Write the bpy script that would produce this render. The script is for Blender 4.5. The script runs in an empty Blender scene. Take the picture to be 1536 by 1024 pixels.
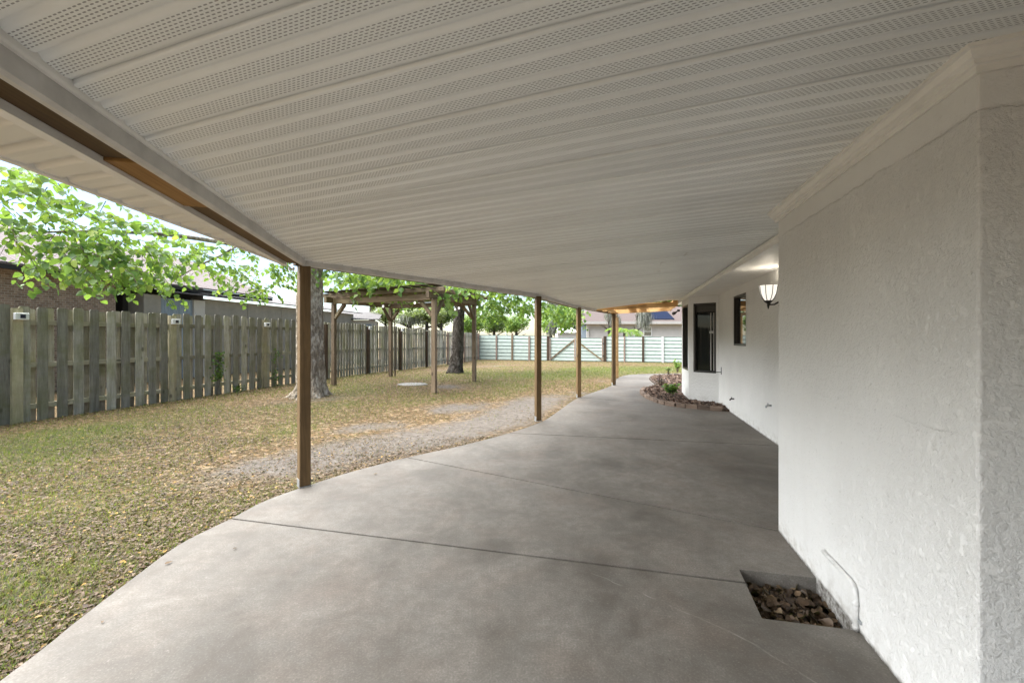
import bpy, bmesh, math, random
import numpy as np
from mathutils import Vector, Matrix
R = math.radians
random.seed(7); rng = np.random.default_rng(7)
S = bpy.context.scene
COL = S.collection
# ------------------------------------------------------------------ camera model
F = 600.0; HC = 1.35; CX = 768.0; CY = 505.0
def gp(px, py, z=0.0):
    Y = F*(HC - z)/(py - CY); return ((px-CX)/F*Y, Y)
def at(px, py, Y): return Vector(((px-CX)/F*Y, Y, HC + (CY-py)/F*Y))
cd = bpy.data.cameras.new('camera'); cam = bpy.data.objects.new('camera', cd); COL.objects.link(cam)
cam.location = (0, 0, HC); cam.rotation_euler = (R(90), 0, 0)
cd.sensor_width = 36; cd.lens = 36*F/1536; cd.shift_y = -(512-CY)/1536; cd.clip_end = 2000; cd.clip_start = 0.02
S.camera = cam
# ------------------------------------------------------------------ objects helpers
def wloc(o):
    v = Vector((0, 0, 0))
    while o: v = v + o.location; o = o.parent
    return v
def link(o, parent=None, M=None):
    COL.objects.link(o)
    M = M or Matrix.Identity(4)
    if parent is not None:
        o.parent = parent; M = Matrix.Translation(-wloc(parent)) @ M
    o.matrix_local = M if parent is not None else M
    return o
def tag(o, label=None, cat=None, group=None, kind=None):
    if label: o['label'] = label
    if cat: o['category'] = cat
    if group: o['group'] = group
    if kind: o['kind'] = kind
    return o
def thing(name, loc, label, cat, group=None):
    o = bpy.data.objects.new(name, None); COL.objects.link(o); o.location = loc; o.empty_display_size = .1
    return tag(o, label, cat, group)
class MB:
    def __init__(s): s.v = []; s.f = []
    def add(s, vs, fs):
        b = len(s.v); s.v += [tuple(v) for v in vs]; s.f += [tuple(i+b for i in f) for f in fs]; return s
    def box(s, x0, x1, y0, y1, z0, z1, M=None):
        vs = [Vector((x, y, z)) for x in (x0, x1) for y in (y0, y1) for z in (z0, z1)]
        if M is not None: vs = [M @ v for v in vs]
        return s.add(vs, [(0,1,3,2),(4,6,7,5),(0,4,5,1),(2,3,7,6),(0,2,6,4),(1,5,7,3)])
    def prism(s, poly, z0, z1):
        n = len(poly); a = sum(poly[i][0]*poly[(i+1)%n][1]-poly[(i+1)%n][0]*poly[i][1] for i in range(n))
        if a < 0: poly = poly[::-1]
        z0f = z0 if callable(z0) else (lambda x, y: z0); z1f = z1 if callable(z1) else (lambda x, y: z1)
        vs = [(p[0], p[1], z0f(*p)) for p in poly]+[(p[0], p[1], z1f(*p)) for p in poly]
        return s.add(vs, [tuple(range(n-1, -1, -1)), tuple(range(n, 2*n))]+[(i, (i+1)%n, n+(i+1)%n, n+i) for i in range(n)])
    def beam(s, p0, p1, w, h, up=(0, 0, 1), roll=0):
        M, L = frame(p0, p1, up, roll); return s.box(0, L, -w/2, w/2, -h/2, h/2, M)
    def tube(s, pts, rad, n=8, cap=True):
        pts = [Vector(p) for p in pts]; k = len(pts); ref = Vector((.31, .17, .93)); rings = []
        if not hasattr(rad, '__len__'): rad = [rad]*k
        for i, p in enumerate(pts):
            t = (pts[min(i+1, k-1)]-pts[max(i-1, 0)]).normalized()
            if abs(t.dot(ref)) > .97: ref = Vector((1, .1, 0)).normalized()
            a = (ref - t*ref.dot(t)).normalized(); b = t.cross(a)
            rings.append([p + (a*math.cos(2*math.pi*j/n)+b*math.sin(2*math.pi*j/n))*rad[i] for j in range(n)])
        fs = [(i*n+j, i*n+(j+1)%n, (i+1)*n+(j+1)%n, (i+1)*n+j) for i in range(k-1) for j in range(n)]
        if cap: fs += [tuple(range(n-1, -1, -1)), tuple((k-1)*n+j for j in range(n))]
        return s.add([v for r in rings for v in r], fs)
    def lathe(s, prof, M=None, n=20, close=False):
        M = M or Matrix.Identity(4); k = len(prof)
        vs = [M @ Vector((r*math.cos(2*math.pi*j/n), r*math.sin(2*math.pi*j/n), z)) for r, z in prof for j in range(n)]
        return s.add(vs, [(i*n+j, i*n+(j+1)%n, (i+1)*n+(j+1)%n, (i+1)*n+j) for i in range(k-1) for j in range(n)])
    def mesh(s, name, mat, smooth=False):
        me = bpy.data.meshes.new(name); me.from_pydata(s.v, [], s.f); me.update()
        if mat: me.materials.append(mat)
        if smooth: me.polygons.foreach_set('use_smooth', [True]*len(me.polygons))
        return me
    def build(s, name, mat, parent=None, M=None, smooth=False, bevel=0, seg=1):
        me = s.mesh(name, mat, smooth); o = bpy.data.objects.new(name, me)
        if M is None:      # put the origin inside the shape
            c = sum((Vector(v) for v in s.v), Vector())/max(1, len(s.v)); c = Vector((round(c.x, 3), round(c.y, 3), round(min(v[2] for v in s.v), 3)))
            me.transform(Matrix.Translation(-c)); M = Matrix.Translation(c)
        link(o, parent, M)
        if bevel:
            b = o.modifiers.new('bevel', 'BEVEL'); b.width = bevel; b.segments = seg; b.limit_method = 'ANGLE'; b.angle_limit = R(40)
        return o
def frame(p0, p1, up=(0, 0, 1), roll=0):
    p0 = Vector(p0); p1 = Vector(p1); x = p1-p0; L = x.length; x.normalize(); up = Vector(up)
    if abs(x.dot(up)) > .99: up = Vector((0, 1, 0))
    y = up.cross(x).normalized(); z = x.cross(y)
    M = Matrix((x, y, z)).transposed().to_4x4()
    return Matrix.Translation(p0) @ M @ Matrix.Rotation(roll, 4, 'X'), L
def beam_obj(name, p0, p1, w, h, mat, parent=None, bevel=.004, up=(0, 0, 1), roll=0):
    M, L = frame(p0, p1, up, roll)
    return MB().box(0, L, -w/2, w/2, -h/2, h/2).build(name, mat, parent, M, bevel=bevel)
def instance(o, parent, M, name=None):
    c = o.copy(); c.name = name or o.name.split('.')[0]; COL.objects.link(c); c.parent = parent
    c.matrix_local = (Matrix.Translation(-wloc(parent)) @ M) if parent is not None else M
    return c
def np_mesh(name, V, faces_by_n, mat, smooth=False):
    """V (N,3); faces_by_n list of int arrays (M,k)"""
    me = bpy.data.meshes.new(name); me.vertices.add(len(V)); me.vertices.foreach_set('co', np.asarray(V, np.float32).ravel())
    loops = np.concatenate([a.ravel() for a in faces_by_n]); tot = np.concatenate([np.full(len(a), a.shape[1]) for a in faces_by_n])
    start = np.concatenate([[0], np.cumsum(tot)[:-1]])
    me.loops.add(len(loops)); me.loops.foreach_set('vertex_index', loops.astype(np.int32))
    me.polygons.add(len(tot)); me.polygons.foreach_set('loop_start', start.astype(np.int32)); me.polygons.foreach_set('loop_total', tot.astype(np.int32))
    me.update(calc_edges=True); me.validate()
    if mat: me.materials.append(mat)
    if smooth: me.polygons.foreach_set('use_smooth', [True]*len(me.polygons))
    return me
LEAF = np.array([[0,0,0],[.30,.06,.05],[.46,.34,.07],[.26,.72,.03],[0,1.0,-.06],[-.26,.72,.03],[-.46,.34,.07],[-.30,.06,.05],[0,.45,-.02]])
LEAFQ = np.array([[0,1,2,8],[8,2,3,4],[8,4,5,6],[0,8,6,7]])
SLIM = LEAF*np.array([.62,1,1])
def unit(a): return a/np.maximum(1e-9, np.linalg.norm(a, axis=-1, keepdims=True))
def leaf_mesh(name, pos, axis, nrm, size, mat, shape=LEAF, curl=0):
    pos = np.asarray(pos); axis = unit(np.asarray(axis)); side = unit(np.cross(axis, nrm)); nn = np.cross(side, axis)
    sh = np.repeat(shape[None], len(pos), 0)
    if curl: sh = sh.copy(); sh[:, :, 2] += (rng.uniform(.2, 1, (len(pos), 1))*curl)*(sh[:, :, 0]**2*2.2+(sh[:, :, 1]-.5)**2*.9)
    V = pos[:, None]+size[:, None, None]*(sh[:, :, 0:1]*side[:, None]+sh[:, :, 1:2]*axis[:, None]+sh[:, :, 2:3]*nn[:, None])
    q = (LEAFQ[None]+(np.arange(len(pos))*len(shape))[:, None, None]).reshape(-1, 4)
    return np_mesh(name, V.reshape(-1, 3), [q], mat)
def obj_from(name, me, parent=None, M=None):
    return link(bpy.data.objects.new(name, me), parent, M)
# ------------------------------------------------------------------ materials
class NT:
    def __init__(s, name):
        s.m = bpy.data.materials.new(name); s.m.use_nodes = True; s.t = s.m.node_tree; s.n = s.t.nodes; s.b = s.n['Principled BSDF']; s.out = s.n['Material Output']
    def new(s, t, **k):
        n = s.n.new(t)
        for a, b in k.items(): setattr(n, a, b)
        return n
    def L(s, a, b): s.t.links.new(a, b)
    def put(s, sock, v):
        if hasattr(v, 'is_output') or isinstance(v, bpy.types.NodeSocket): s.L(v, sock)
        else:
            if isinstance(v, (tuple, list)) and len(v) == 3 and sock.type == 'RGBA': v = (*v, 1)
            sock.default_value = v
    def co(s, kind='Object', scale=(1, 1, 1), rot=(0, 0, 0)):
        c = s.new('ShaderNodeTexCoord'); m = s.new('ShaderNodeMapping'); s.L(c.outputs[kind], m.inputs[0]); m.inputs['Scale'].default_value = scale; m.inputs['Rotation'].default_value = rot
        return m.outputs[0]
    def pos(s): return s.new('ShaderNodeNewGeometry').outputs['Position']
    def island(s): return s.new('ShaderNodeNewGeometry').outputs['Random Per Island']
    def orand(s): return s.new('ShaderNodeObjectInfo').outputs['Random']
    def noise(s, co, scale=5, detail=4, rough=.55, dist=0):
        n = s.new('ShaderNodeTexNoise'); s.L(co, n.inputs['Vector']); n.inputs['Scale'].default_value = scale; n.inputs['Detail'].default_value = detail; n.inputs['Roughness'].default_value = rough; n.inputs['Distortion'].default_value = dist
        return n.outputs['Fac']
    def vor(s, co, scale=5, feature='F1', out='Distance'):
        n = s.new('ShaderNodeTexVoronoi', feature=feature); s.L(co, n.inputs['Vector']); n.inputs['Scale'].default_value = scale
        return n.outputs[out]
    def ma(s, op, a, b=0.0, c=None, clamp=False):
        n = s.new('ShaderNodeMath', operation=op, use_clamp=clamp); s.put(n.inputs[0], a); s.put(n.inputs[1], b)
        if c is not None: s.put(n.inputs[2], c)
        return n.outputs[0]
    def rng(s, v, a, b, c=0.0, d=1.0):
        n = s.new('ShaderNodeMapRange'); s.put(n.inputs[0], v)
        for i, x in enumerate((a, b, c, d)): n.inputs[1+i].default_value = x
        return n.outputs[0]
    def mix(s, f, a, b, blend='MIX'):
        n = s.new('ShaderNodeMix', data_type='RGBA', blend_type=blend); s.put(n.inputs[0], f); s.put(n.inputs[6], a); s.put(n.inputs[7], b)
        return n.outputs[2]
    def ramp(s, f, stops):
        n = s.new('ShaderNodeValToRGB'); s.put(n.inputs[0], f); e = n.color_ramp.elements
        while len(e) < len(stops): e.new(.5)
        for el, (p, c) in zip(e, stops): el.position = p; el.color = (*c, 1)
        return n.outputs[0]
    def sep(s, v):
        n = s.new('ShaderNodeSeparateXYZ'); s.L(v, n.inputs[0]); return n.outputs
    def bump(s, h, strength=.3, dist=.01):
        n = s.new('ShaderNodeBump'); n.inputs['Strength'].default_value = strength; n.inputs['Distance'].default_value = dist; s.L(h, n.inputs['Height'])
        s.L(n.outputs[0], s.b.inputs['Normal']); return n
    def fin(s, col=None, rough=.6, spec=.5, metal=0):
        if col is not None: s.put(s.b.inputs['Base Color'], col)
        s.put(s.b.inputs['Roughness'], rough); s.b.inputs['Specular IOR Level'].default_value = spec; s.b.inputs['Metallic'].default_value = metal
        return s.m
def plain(name, col, rough=.5, var=.12, scale=14, metal=0, spec=.5, bump=.06):
    t = NT(name); c = t.co('Object'); n = t.noise(c, scale, 5, .6)
    d = tuple(x*(1-var*1.6) for x in col); u = tuple(min(1, x*(1+var)) for x in col)
    t.bump(t.noise(c, scale*6, 3), bump, .01)
    return t.fin(t.mix(t.rng(n, .3, .7), d, u), t.rng(n, .3, .7, rough*.85, min(1, rough*1.15)), spec, metal)
def wood(name, c1, c2, axis=0, fine=60, rough=.7, green=None, islands=False, bump=.35, knots=True):
    t = NT(name); sc = [fine*.35]*3; sc[axis] = fine*.022
    r = t.island() if islands else t.orand()
    off = t.new('ShaderNodeCombineXYZ'); t.put(off.inputs[0], t.ma('MULTIPLY', r, 37.0)); t.put(off.inputs[1], t.ma('MULTIPLY', r, 61.0)); t.put(off.inputs[2], t.ma('MULTIPLY', r, 23.0))
    cn = t.new('ShaderNodeTexCoord'); ad = t.new('ShaderNodeVectorMath', operation='ADD'); t.L(cn.outputs['Object'], ad.inputs[0]); t.L(off.outputs[0], ad.inputs[1])
    mp = t.new('ShaderNodeMapping'); t.L(ad.outputs[0], mp.inputs[0]); mp.inputs['Scale'].default_value = sc
    g = t.noise(mp.outputs[0], 1.0, 6, .62, .6); g2 = t.noise(mp.outputs[0], 4.5, 3, .6)
    big = t.noise(ad.outputs[0], 2.2, 3, .6)
    f = t.ma('ADD', t.ma('MULTIPLY', g, .65), t.ma('MULTIPLY', g2, .35))
    col = t.mix(t.rng(f, .33, .67), c1, c2)
    col = t.mix(t.rng(big, .3, .75, 0, .45), col, tuple(x*.55 for x in c1))
    if knots:
        sk = [5.0]*3; sk[axis] = 2.4
        mk = t.new('ShaderNodeMapping'); t.L(ad.outputs[0], mk.inputs[0]); mk.inputs['Scale'].default_value = sk
        k = t.vor(mk.outputs[0], 1.0); col = t.mix(t.rng(k, .07, .15, .8, 0), col, tuple(x*.28 for x in c1))
    if green: col = t.mix(t.rng(t.noise(ad.outputs[0], 1.7, 4, .7), .45, .72, 0, .75), col, green)
    hv = t.new('ShaderNodeHueSaturation'); t.put(hv.inputs['Value'], t.rng(r, 0, 1, .6, 1.3)); t.L(col, hv.inputs['Color'])
    t.bump(f, bump, .006)
    return t.fin(hv.outputs[0], rough, .3)
def leafmat(name, stops, trans=.35, rough=.42, tint=(1.0, 1.15, .45)):
    t = NT(name); r = t.island(); col = t.ramp(r, stops)
    n = t.noise(t.co('Object'), 30, 2); col = t.mix(t.rng(n, .3, .7, 0, .3), col, tuple(x*.6 for x in stops[0][1]))
    t.fin(col, rough, .45)
    tr = t.new('ShaderNodeBsdfTranslucent'); t.L(t.mix(1.0, col, (*tint,), 'MULTIPLY'), tr.inputs[0])
    tc = t.mix(1.0, t.mix(.5, col, (.35, .5, .08)), (1.0, 1.0, .8), 'MULTIPLY'); t.L(tc, tr.inputs[0])
    ms = t.new('ShaderNodeMixShader'); ms.inputs[0].default_value = trans; t.L(t.b.outputs[0], ms.inputs[1]); t.L(tr.outputs[0], ms.inputs[2]); t.L(ms.outputs[0], t.out.inputs[0])
    return t.m

def stucco():
    t = NT('white_stucco'); p = t.pos(); z = t.sep(p)[2]
    a = t.noise(p, 27, 7, .72, .15); b = t.noise(p, 85, 4, .65); e_ = t.noise(p, 34, 5, .7, .5)
    dash = t.rng(t.noise(p, 48, 4, .65, .5), .62, .70)
    low = t.rng(z, 2.03, 2.05, 1, .3)
    h = t.ma('ADD', t.ma('MULTIPLY', t.ma('ADD', t.ma('ADD', t.ma('MULTIPLY', t.rng(a, .42, .62), .55), t.ma('MULTIPLY', e_, .55)), t.ma('MULTIPLY', dash, -.35)), low), t.ma('MULTIPLY', b, .3))
    wob = t.noise(p, 9, 5, .7); zc = t.ma('ADD', z, t.rng(wob, .2, .8, -.018, .018))
    crack = t.rng(t.ma('ABSOLUTE', t.ma('SUBTRACT', zc, 2.04)), .0012, .0045, 1, 0)
    c2 = t.ma('MULTIPLY', t.rng(t.ma('ABSOLUTE', t.ma('SUBTRACT', zc, 1.035)), .0008, .003, 1, 0), t.rng(t.noise(p, 2.3, 2), .5, .58))
    cr = t.ma('ADD', t.ma('MULTIPLY', crack, t.rng(t.noise(p, 6, 3), .32, .5)), c2, clamp=True)
    h = t.ma('SUBTRACT', h, t.ma('MULTIPLY', cr, .6))
    t.bump(h, .74, .0085)
    big = t.noise(p, 1.3, 4, .6); st = t.new('ShaderNodeMapping'); t.L(p, st.inputs[0]); st.inputs['Scale'].default_value = (7, 7, .6)
    streak = t.noise(st.outputs[0], 1, 4, .6)
    col = t.mix(t.rng(big, .3, .7), (.675, .67, .655), (.75, .745, .73)); col = t.mix(t.rng(streak, .5, .75, 0, .10), col, (.52, .50, .48))
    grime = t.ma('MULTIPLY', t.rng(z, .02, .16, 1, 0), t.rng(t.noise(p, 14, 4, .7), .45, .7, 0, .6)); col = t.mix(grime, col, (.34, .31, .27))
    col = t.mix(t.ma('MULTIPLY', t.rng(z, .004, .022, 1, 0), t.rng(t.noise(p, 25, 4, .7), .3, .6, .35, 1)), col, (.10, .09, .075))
    col = t.mix(t.ma('MULTIPLY', t.ma('MULTIPLY', dash, low), .28), col, (.36, .345, .32))  # pits darkened in the colour too, as their bump shading is weak
    col = t.mix(t.ma('MULTIPLY', cr, .2), col, (.34, .31, .28))
    return t.fin(col, .82, .25)
def concrete():
    t = NT('stained_concrete'); p = t.pos()
    a = t.noise(p, .9, 6, .62, .4); b = t.noise(p, 3.2, 6, .66, .5); c = t.noise(p, 110, 3, .7); d = t.noise(p, 26, 4, .7)
    x = t.ma('ADD', t.ma('MULTIPLY', a, .6), t.ma('MULTIPLY', b, .4))
    col = t.ramp(x, [(.40, (.095, .084, .072)), (.465, (.142, .128, .112)), (.53, (.186, .170, .150)), (.61, (.235, .217, .193))])
    col = t.mix(t.rng(t.noise(p, 4.5, 5, .7, .4), .42, .6, 0, .3), col, (.16, .158, .145))
    sid = t.orand(); hs = t.new('ShaderNodeHueSaturation'); t.put(hs.inputs['Value'], t.rng(sid, 0, 1, .94, 1.05)); t.L(col, hs.inputs['Color']); col = hs.outputs[0]
    col = t.mix(t.rng(t.noise(p, 1.7, 4, .6), .5, .72, 0, .45), col, (.21, .165, .135))
    col = t.mix(t.rng(c, .25, .62, .6, 0), col, (.085, .073, .06)); col = t.mix(t.rng(c, .56, .75, 0, .18), col, (.48, .44, .38))
    col = t.mix(t.rng(t.noise(p, 14, 7, .8), .40, .60, .42, 0), col, (.10, .088, .073))
    col = t.mix(t.rng(d, .66, .76, 0, .35), col, (.40, .37, .34)); col = t.mix(t.rng(t.noise(p, 60, 2), .73, .76, 0, .7), col, (.06, .05, .045))
    sm = t.new('ShaderNodeMapping'); t.L(p, sm.inputs[0]); sm.inputs['Scale'].default_value = (.55, 3.0, 1); sm.inputs['Rotation'].default_value = (0, 0, R(20))
    col = t.mix(t.rng(t.noise(sm.outputs[0], 1.4, 5, .65, .3), .52, .7, 0, .22), col, (.11, .098, .082))
    # pale scratch lines
    ax_, ay_ = t.sep(p)[0], t.sep(p)[1]; dx_ = t.ma('SUBTRACT', ax_, -1.05); dy_ = t.ma('SUBTRACT', ay_, -.05)     # one long pale scratch, an arc
    rad_ = t.ma('SQRT', t.ma('ADD', t.ma('MULTIPLY', dx_, dx_), t.ma('MULTIPLY', dy_, dy_))); ar = t.rng(t.ma('ABSOLUTE', t.ma('SUBTRACT', t.ma('ADD', rad_, t.rng(t.noise(p, 3, 2), .3, .7, -.02, .02)), 2.77)), .001, .006, .25, 0)
    ar = t.ma('MULTIPLY', ar, t.ma('MULTIPLY', t.ma('GREATER_THAN', ax_, .4), t.rng(t.noise(p, 12, 3), .4, .6))); ar = t.ma('MULTIPLY', ar, t.ma('LESS_THAN', ax_, 1.25)); col = t.mix(ar, col, (.42, .40, .37))
    t.bump(t.ma('ADD', t.ma('MULTIPLY', c, .6), t.ma('MULTIPLY', b, .6)), .25, .003)
    return t.fin(col, t.rng(b, .3, .7, .58, .8), .22)
def soffit_mat(name, base, holes=True):
    t = NT(name); uv = t.new('ShaderNodeTexCoord').outputs['UV']; x = t.sep(uv); u, v = x[0], x[1]
    p = t.pos(); n = t.noise(p, 1.6, 4, .6); n2 = t.noise(p, 22, 4, .6)
    col = t.mix(t.rng(n, .3, .7), tuple(k*.93 for k in base), base); col = t.mix(t.rng(n2, .55, .8, 0, .15), col, tuple(k*.7 for k in base))
    idx = t.ma('FLOOR', t.ma('DIVIDE', v, .27)); wn = t.new('ShaderNodeTexWhiteNoise', noise_dimensions='1D'); t.put(wn.inputs['W'], idx)
    hv = t.new('ShaderNodeHueSaturation'); t.put(hv.inputs['Value'], t.rng(wn.outputs['Value'], 0, 1, .92, 1.05)); t.L(col, hv.inputs['Color']); col = hv.outputs[0]
    h = t.ma('MULTIPLY', n, 1.0)
    if holes:
        vv = t.ma('MODULO', v, .09); row = t.ma('DIVIDE', t.ma('SUBTRACT', vv, .019), .0086); ri = t.ma('FLOOR', row); rf = t.ma('SUBTRACT', row, ri)
        inz = t.ma('MULTIPLY', t.ma('GREATER_THAN', row, 0.0), t.ma('LESS_THAN', row, 6.0))
        uu = t.ma('ADD', t.ma('DIVIDE', u, .0165), t.ma('MULTIPLY', t.ma('MODULO', t.ma('ADD', ri, 10.0), 2.0), .5)); uf = t.ma('FRACT', uu)
        du = t.ma('ABSOLUTE', t.ma('SUBTRACT', uf, .5)); dv = t.ma('ABSOLUTE', t.ma('SUBTRACT', rf, .5))
        ell = t.ma('ADD', t.ma('POWER', t.ma('DIVIDE', du, .34), 4.0), t.ma('POWER', t.ma('DIVIDE', dv, .20), 2.0))
        hole = t.ma('MULTIPLY', t.rng(ell, .75, 1.2, 1, 0), inz); col = t.mix(hole, col, tuple(k*.34 for k in base)); h = t.ma('SUBTRACT', h, hole)  # slots drawn dark in the colour to stand for their depth
    t.bump(h, .25, .004)
    return t.fin(col, .36, .5)
def ground_mat():
    t = NT('lawn_ground'); p = t.pos()
    at = t.new('ShaderNodeAttribute', attribute_name='dirt').outputs['Fac']; ag = t.new('ShaderNodeAttribute', attribute_name='green').outputs['Fac']
    n1 = t.noise(p, 2.2, 5, .65); n2 = t.noise(p, 14, 5, .7); n3 = t.noise(p, 60, 4, .7)
    straw = t.ramp(n3, [(.3, (.038, .026, .014)), (.5, (.098, .067, .032)), (.72, (.18, .128, .063))])
    green = t.ramp(n3, [(.3, (.035, .05, .014)), (.52, (.085, .12, .03)), (.75, (.17, .20, .06))])
    col = t.mix(t.rng(t.ma('ADD', t.ma('MULTIPLY', n2, .5), ag), .55, .95), straw, green)
    leaf = t.vor(p, 22, 'F1', 'Color'); lf = t.sep(leaf)[0]; col = t.mix(t.rng(lf, .62, .66, 0, .55), col, t.ramp(lf, [(.62, (.12, .065, .03)), (.8, (.27, .17, .09)), (.97, (.40, .30, .19))]))
    sand = t.ramp(n2, [(.28, (.075, .063, .052)), (.5, (.132, .114, .097)), (.72, (.19, .168, .145))])
    sand = t.mix(t.rng(n3, .5, .75, 0, .5), sand, (.13, .11, .095))
    k = t.ma('ADD', at, t.ma('MULTIPLY', t.ma('SUBTRACT', n1, .5), .9)); k = t.ma('ADD', k, t.ma('MULTIPLY', t.ma('SUBTRACT', n2, .5), .5))
    col = t.mix(t.rng(k, .40, .85), col, sand)
    t.bump(t.ma('ADD', n2, t.ma('MULTIPLY', n3, .6)), .7, .03)
    return t.fin(col, .95, .15)
def brick():
    t = NT('brown_brick'); c = t.co('Object'); s_ = t.sep(c); cm = t.new('ShaderNodeCombineXYZ'); t.put(cm.inputs[0], t.ma('ADD', s_[0], s_[1])); t.put(cm.inputs[1], s_[2])
    b = t.new('ShaderNodeTexBrick'); t.L(cm.outputs[0], b.inputs['Vector']); b.inputs['Scale'].default_value = 4.4; b.inputs['Mortar Size'].default_value = .018
    b.inputs['Color1'].default_value = (.16, .105, .07, 1); b.inputs['Color2'].default_value = (.30, .21, .15, 1); b.inputs['Mortar'].default_value = (.36, .33, .29, 1)
    t.bump(b.outputs['Fac'], .4, -.01); return t.fin(t.mix(t.rng(t.noise(c, 9, 3), .4, .7, 0, .5), b.outputs['Color'], (.12, .09, .065)), .85)
def seamed_metal(name, c1, c2, pitch=.23, axis=0):
    t = NT(name); c = t.co('Object'); s_ = t.sep(c)[axis]; fr = t.ma('FRACT', t.ma('DIVIDE', s_, pitch)); rib_line = t.rng(t.ma('ABSOLUTE', t.ma('SUBTRACT', fr, .5)), .0, .09, 1, 0)
    sc = [3, 3, 3]; sc[axis] = 9
    mp = t.new('ShaderNodeMapping'); t.L(t.new('ShaderNodeTexCoord').outputs['Object'], mp.inputs[0]); mp.inputs['Scale'].default_value = sc
    n = t.noise(mp.outputs[0], 1.0, 5, .7); col = t.mix(t.rng(n, .35, .65), c1, c2); t.bump(rib_line, .9, .02); return t.fin(col, .75, .2, 0)
def bark(name, c1, c2, c3, scale=9, strength=.9):
    t = NT(name); p = t.co('Object', (1, 1, .45)); a = t.noise(p, scale, 6, .68, .7); v = t.vor(p, scale*1.4); b = t.noise(p, scale*.45, 4, .7)
    col = t.ramp(a, [(.34, c1), (.52, c2), (.66, c3)]); col = t.mix(t.rng(b, .55, .68, 0, .7), col, c3); col = t.mix(t.rng(v, .0, .35, .5, 0), col, c1)
    t.bump(t.ma('ADD', a, v), strength, .04); return t.fin(col, .9, .15)
def glassy(name, col=(.012, .014, .013), rough=.03):
    t = NT(name); n = t.noise(t.co('Object'), 1.5, 2); t.bump(n, .015, .02); t.fin(col, rough, .5); t.b.inputs['IOR'].default_value = 2.3; return t.m
M_ = {}
M_['stucco'] = stucco(); M_['concrete'] = concrete(); M_['soffit'] = soffit_mat('perforated_vinyl_soffit', (.86, .88, .872)); M_['soffit_plain'] = soffit_mat('plain_vinyl_soffit', (.80, .78, .73), False)
M_['vinyl'] = plain('white_vinyl_trim', (.78, .765, .73), .42, .06, 6, bump=.03); M_['trimgrey'] = plain('grey_trim_metal', (.56, .545, .52), .4, .12, 8, bump=.03)
M_['post'] = wood('treated_post_wood', (.10, .062, .028), (.21, .135, .062), 2, 60, .62); M_['beamwood'] = wood('treated_beam_wood', (.065, .037, .015), (.165, .098, .036), 0, 60, .65)
M_['orangewood'] = wood('orange_treated_wood', (.22, .11, .03), (.42, .235, .075), 0, 40, .6); M_['rawwood'] = wood('raw_lumber', (.52, .30, .11), (.80, .54, .26), 0, 40, .6); M_['rawply'] = wood('raw_plywood', (.50, .29, .12), (.82, .55, .27), 0, 26, .6)
M_['picket'] = wood('weathered_picket', (.20, .186, .15), (.53, .50, .42), 2, 55, .85, green=(.19, .19, .075), islands=True, bump=.5)
M_['palepicket'] = wood('pale_weathered_picket', (.26, .25, .21), (.50, .48, .42), 2, 55, .85, green=(.26, .27, .16), islands=True, bump=.5)
M_['rail'] = wood('weathered_rail', (.22, .195, .13), (.42, .39, .29), 0, 55, .85, green=(.16, .165, .08))
M_['fencepost'] = wood('fence_post_wood', (.25, .21, .135), (.46, .41, .28), 2, 55, .8, green=(.20, .20, .09)); M_['darkpost'] = wood('dark_post_wood', (.045, .03, .02), (.12, .078, .048), 2, 50, .8)
M_['pergola'] = wood('pergola_post_wood', (.14, .098, .06), (.30, .225, .145), 2, 55, .75); M_['pergola_beam'] = wood('pergola_beam_wood', (.125, .088, .054), (.28, .205, .13), 0, 50, .75, green=(.17, .15, .07)); M_['pergola_deck'] = wood('pergola_roof_boards', (.05, .035, .022), (.13, .09, .055), 0, 50, .8)
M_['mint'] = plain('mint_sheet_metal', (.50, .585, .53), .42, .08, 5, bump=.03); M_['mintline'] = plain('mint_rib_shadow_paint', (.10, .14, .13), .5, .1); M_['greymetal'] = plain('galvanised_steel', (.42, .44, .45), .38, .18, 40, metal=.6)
M_['whitemetal'] = plain('pale_painted_steel', (.55, .54, .53), .5, .12, 20); M_['pinkpost'] = wood('pinkish_post_wood', (.28, .20, .16), (.47, .36, .29), 2, 50, .75)
M_['black'] = plain('black_painted_metal', (.015, .014, .013), .35, .2, 30, bump=.05); M_['bronze'] = plain('dark_bronze_frame', (.03, .026, .022), .35, .2, 20, bump=.03)
M_['glass'] = glassy('dark_window_glass'); M_['dimglass'] = glassy('dim_window_glass', (.012,.014,.013), .03); M_['dimglass'].node_tree.nodes['Principled BSDF'].inputs['IOR'].default_value = 1.33; M_['white'] = plain('white_plastic', (.72, .72, .70), .4, .05, 12, bump=.03); M_['solar'] = plain('dark_solar_cell', (.012, .014, .03), .18, .2, 50, bump=.02)
M_['ground'] = ground_mat(); M_['brick'] = brick(); M_['rustroof'] = seamed_metal('rusty_metal_roof', (.10, .075, .07), (.18, .145, .138), .26, 1); M_['greyroof'] = seamed_metal('grey_metal_roof', (.07, .064, .06), (.12, .11, .105), .2, 1)
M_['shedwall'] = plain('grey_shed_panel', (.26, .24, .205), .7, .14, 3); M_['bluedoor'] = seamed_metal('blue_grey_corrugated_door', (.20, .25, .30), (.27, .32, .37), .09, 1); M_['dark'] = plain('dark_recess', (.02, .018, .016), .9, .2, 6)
M_['housewhite'] = plain('cream_house_wall', (.46, .44, .41), .75, .05, 3); M_['redroof'] = plain('red_brown_shingles', (.105, .078, .07), .9, .2, 30, bump=.3); M_['shingle'] = plain('grey_brown_shingles', (.16, .14, .12), .9, .25, 30, bump=.4)
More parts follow.
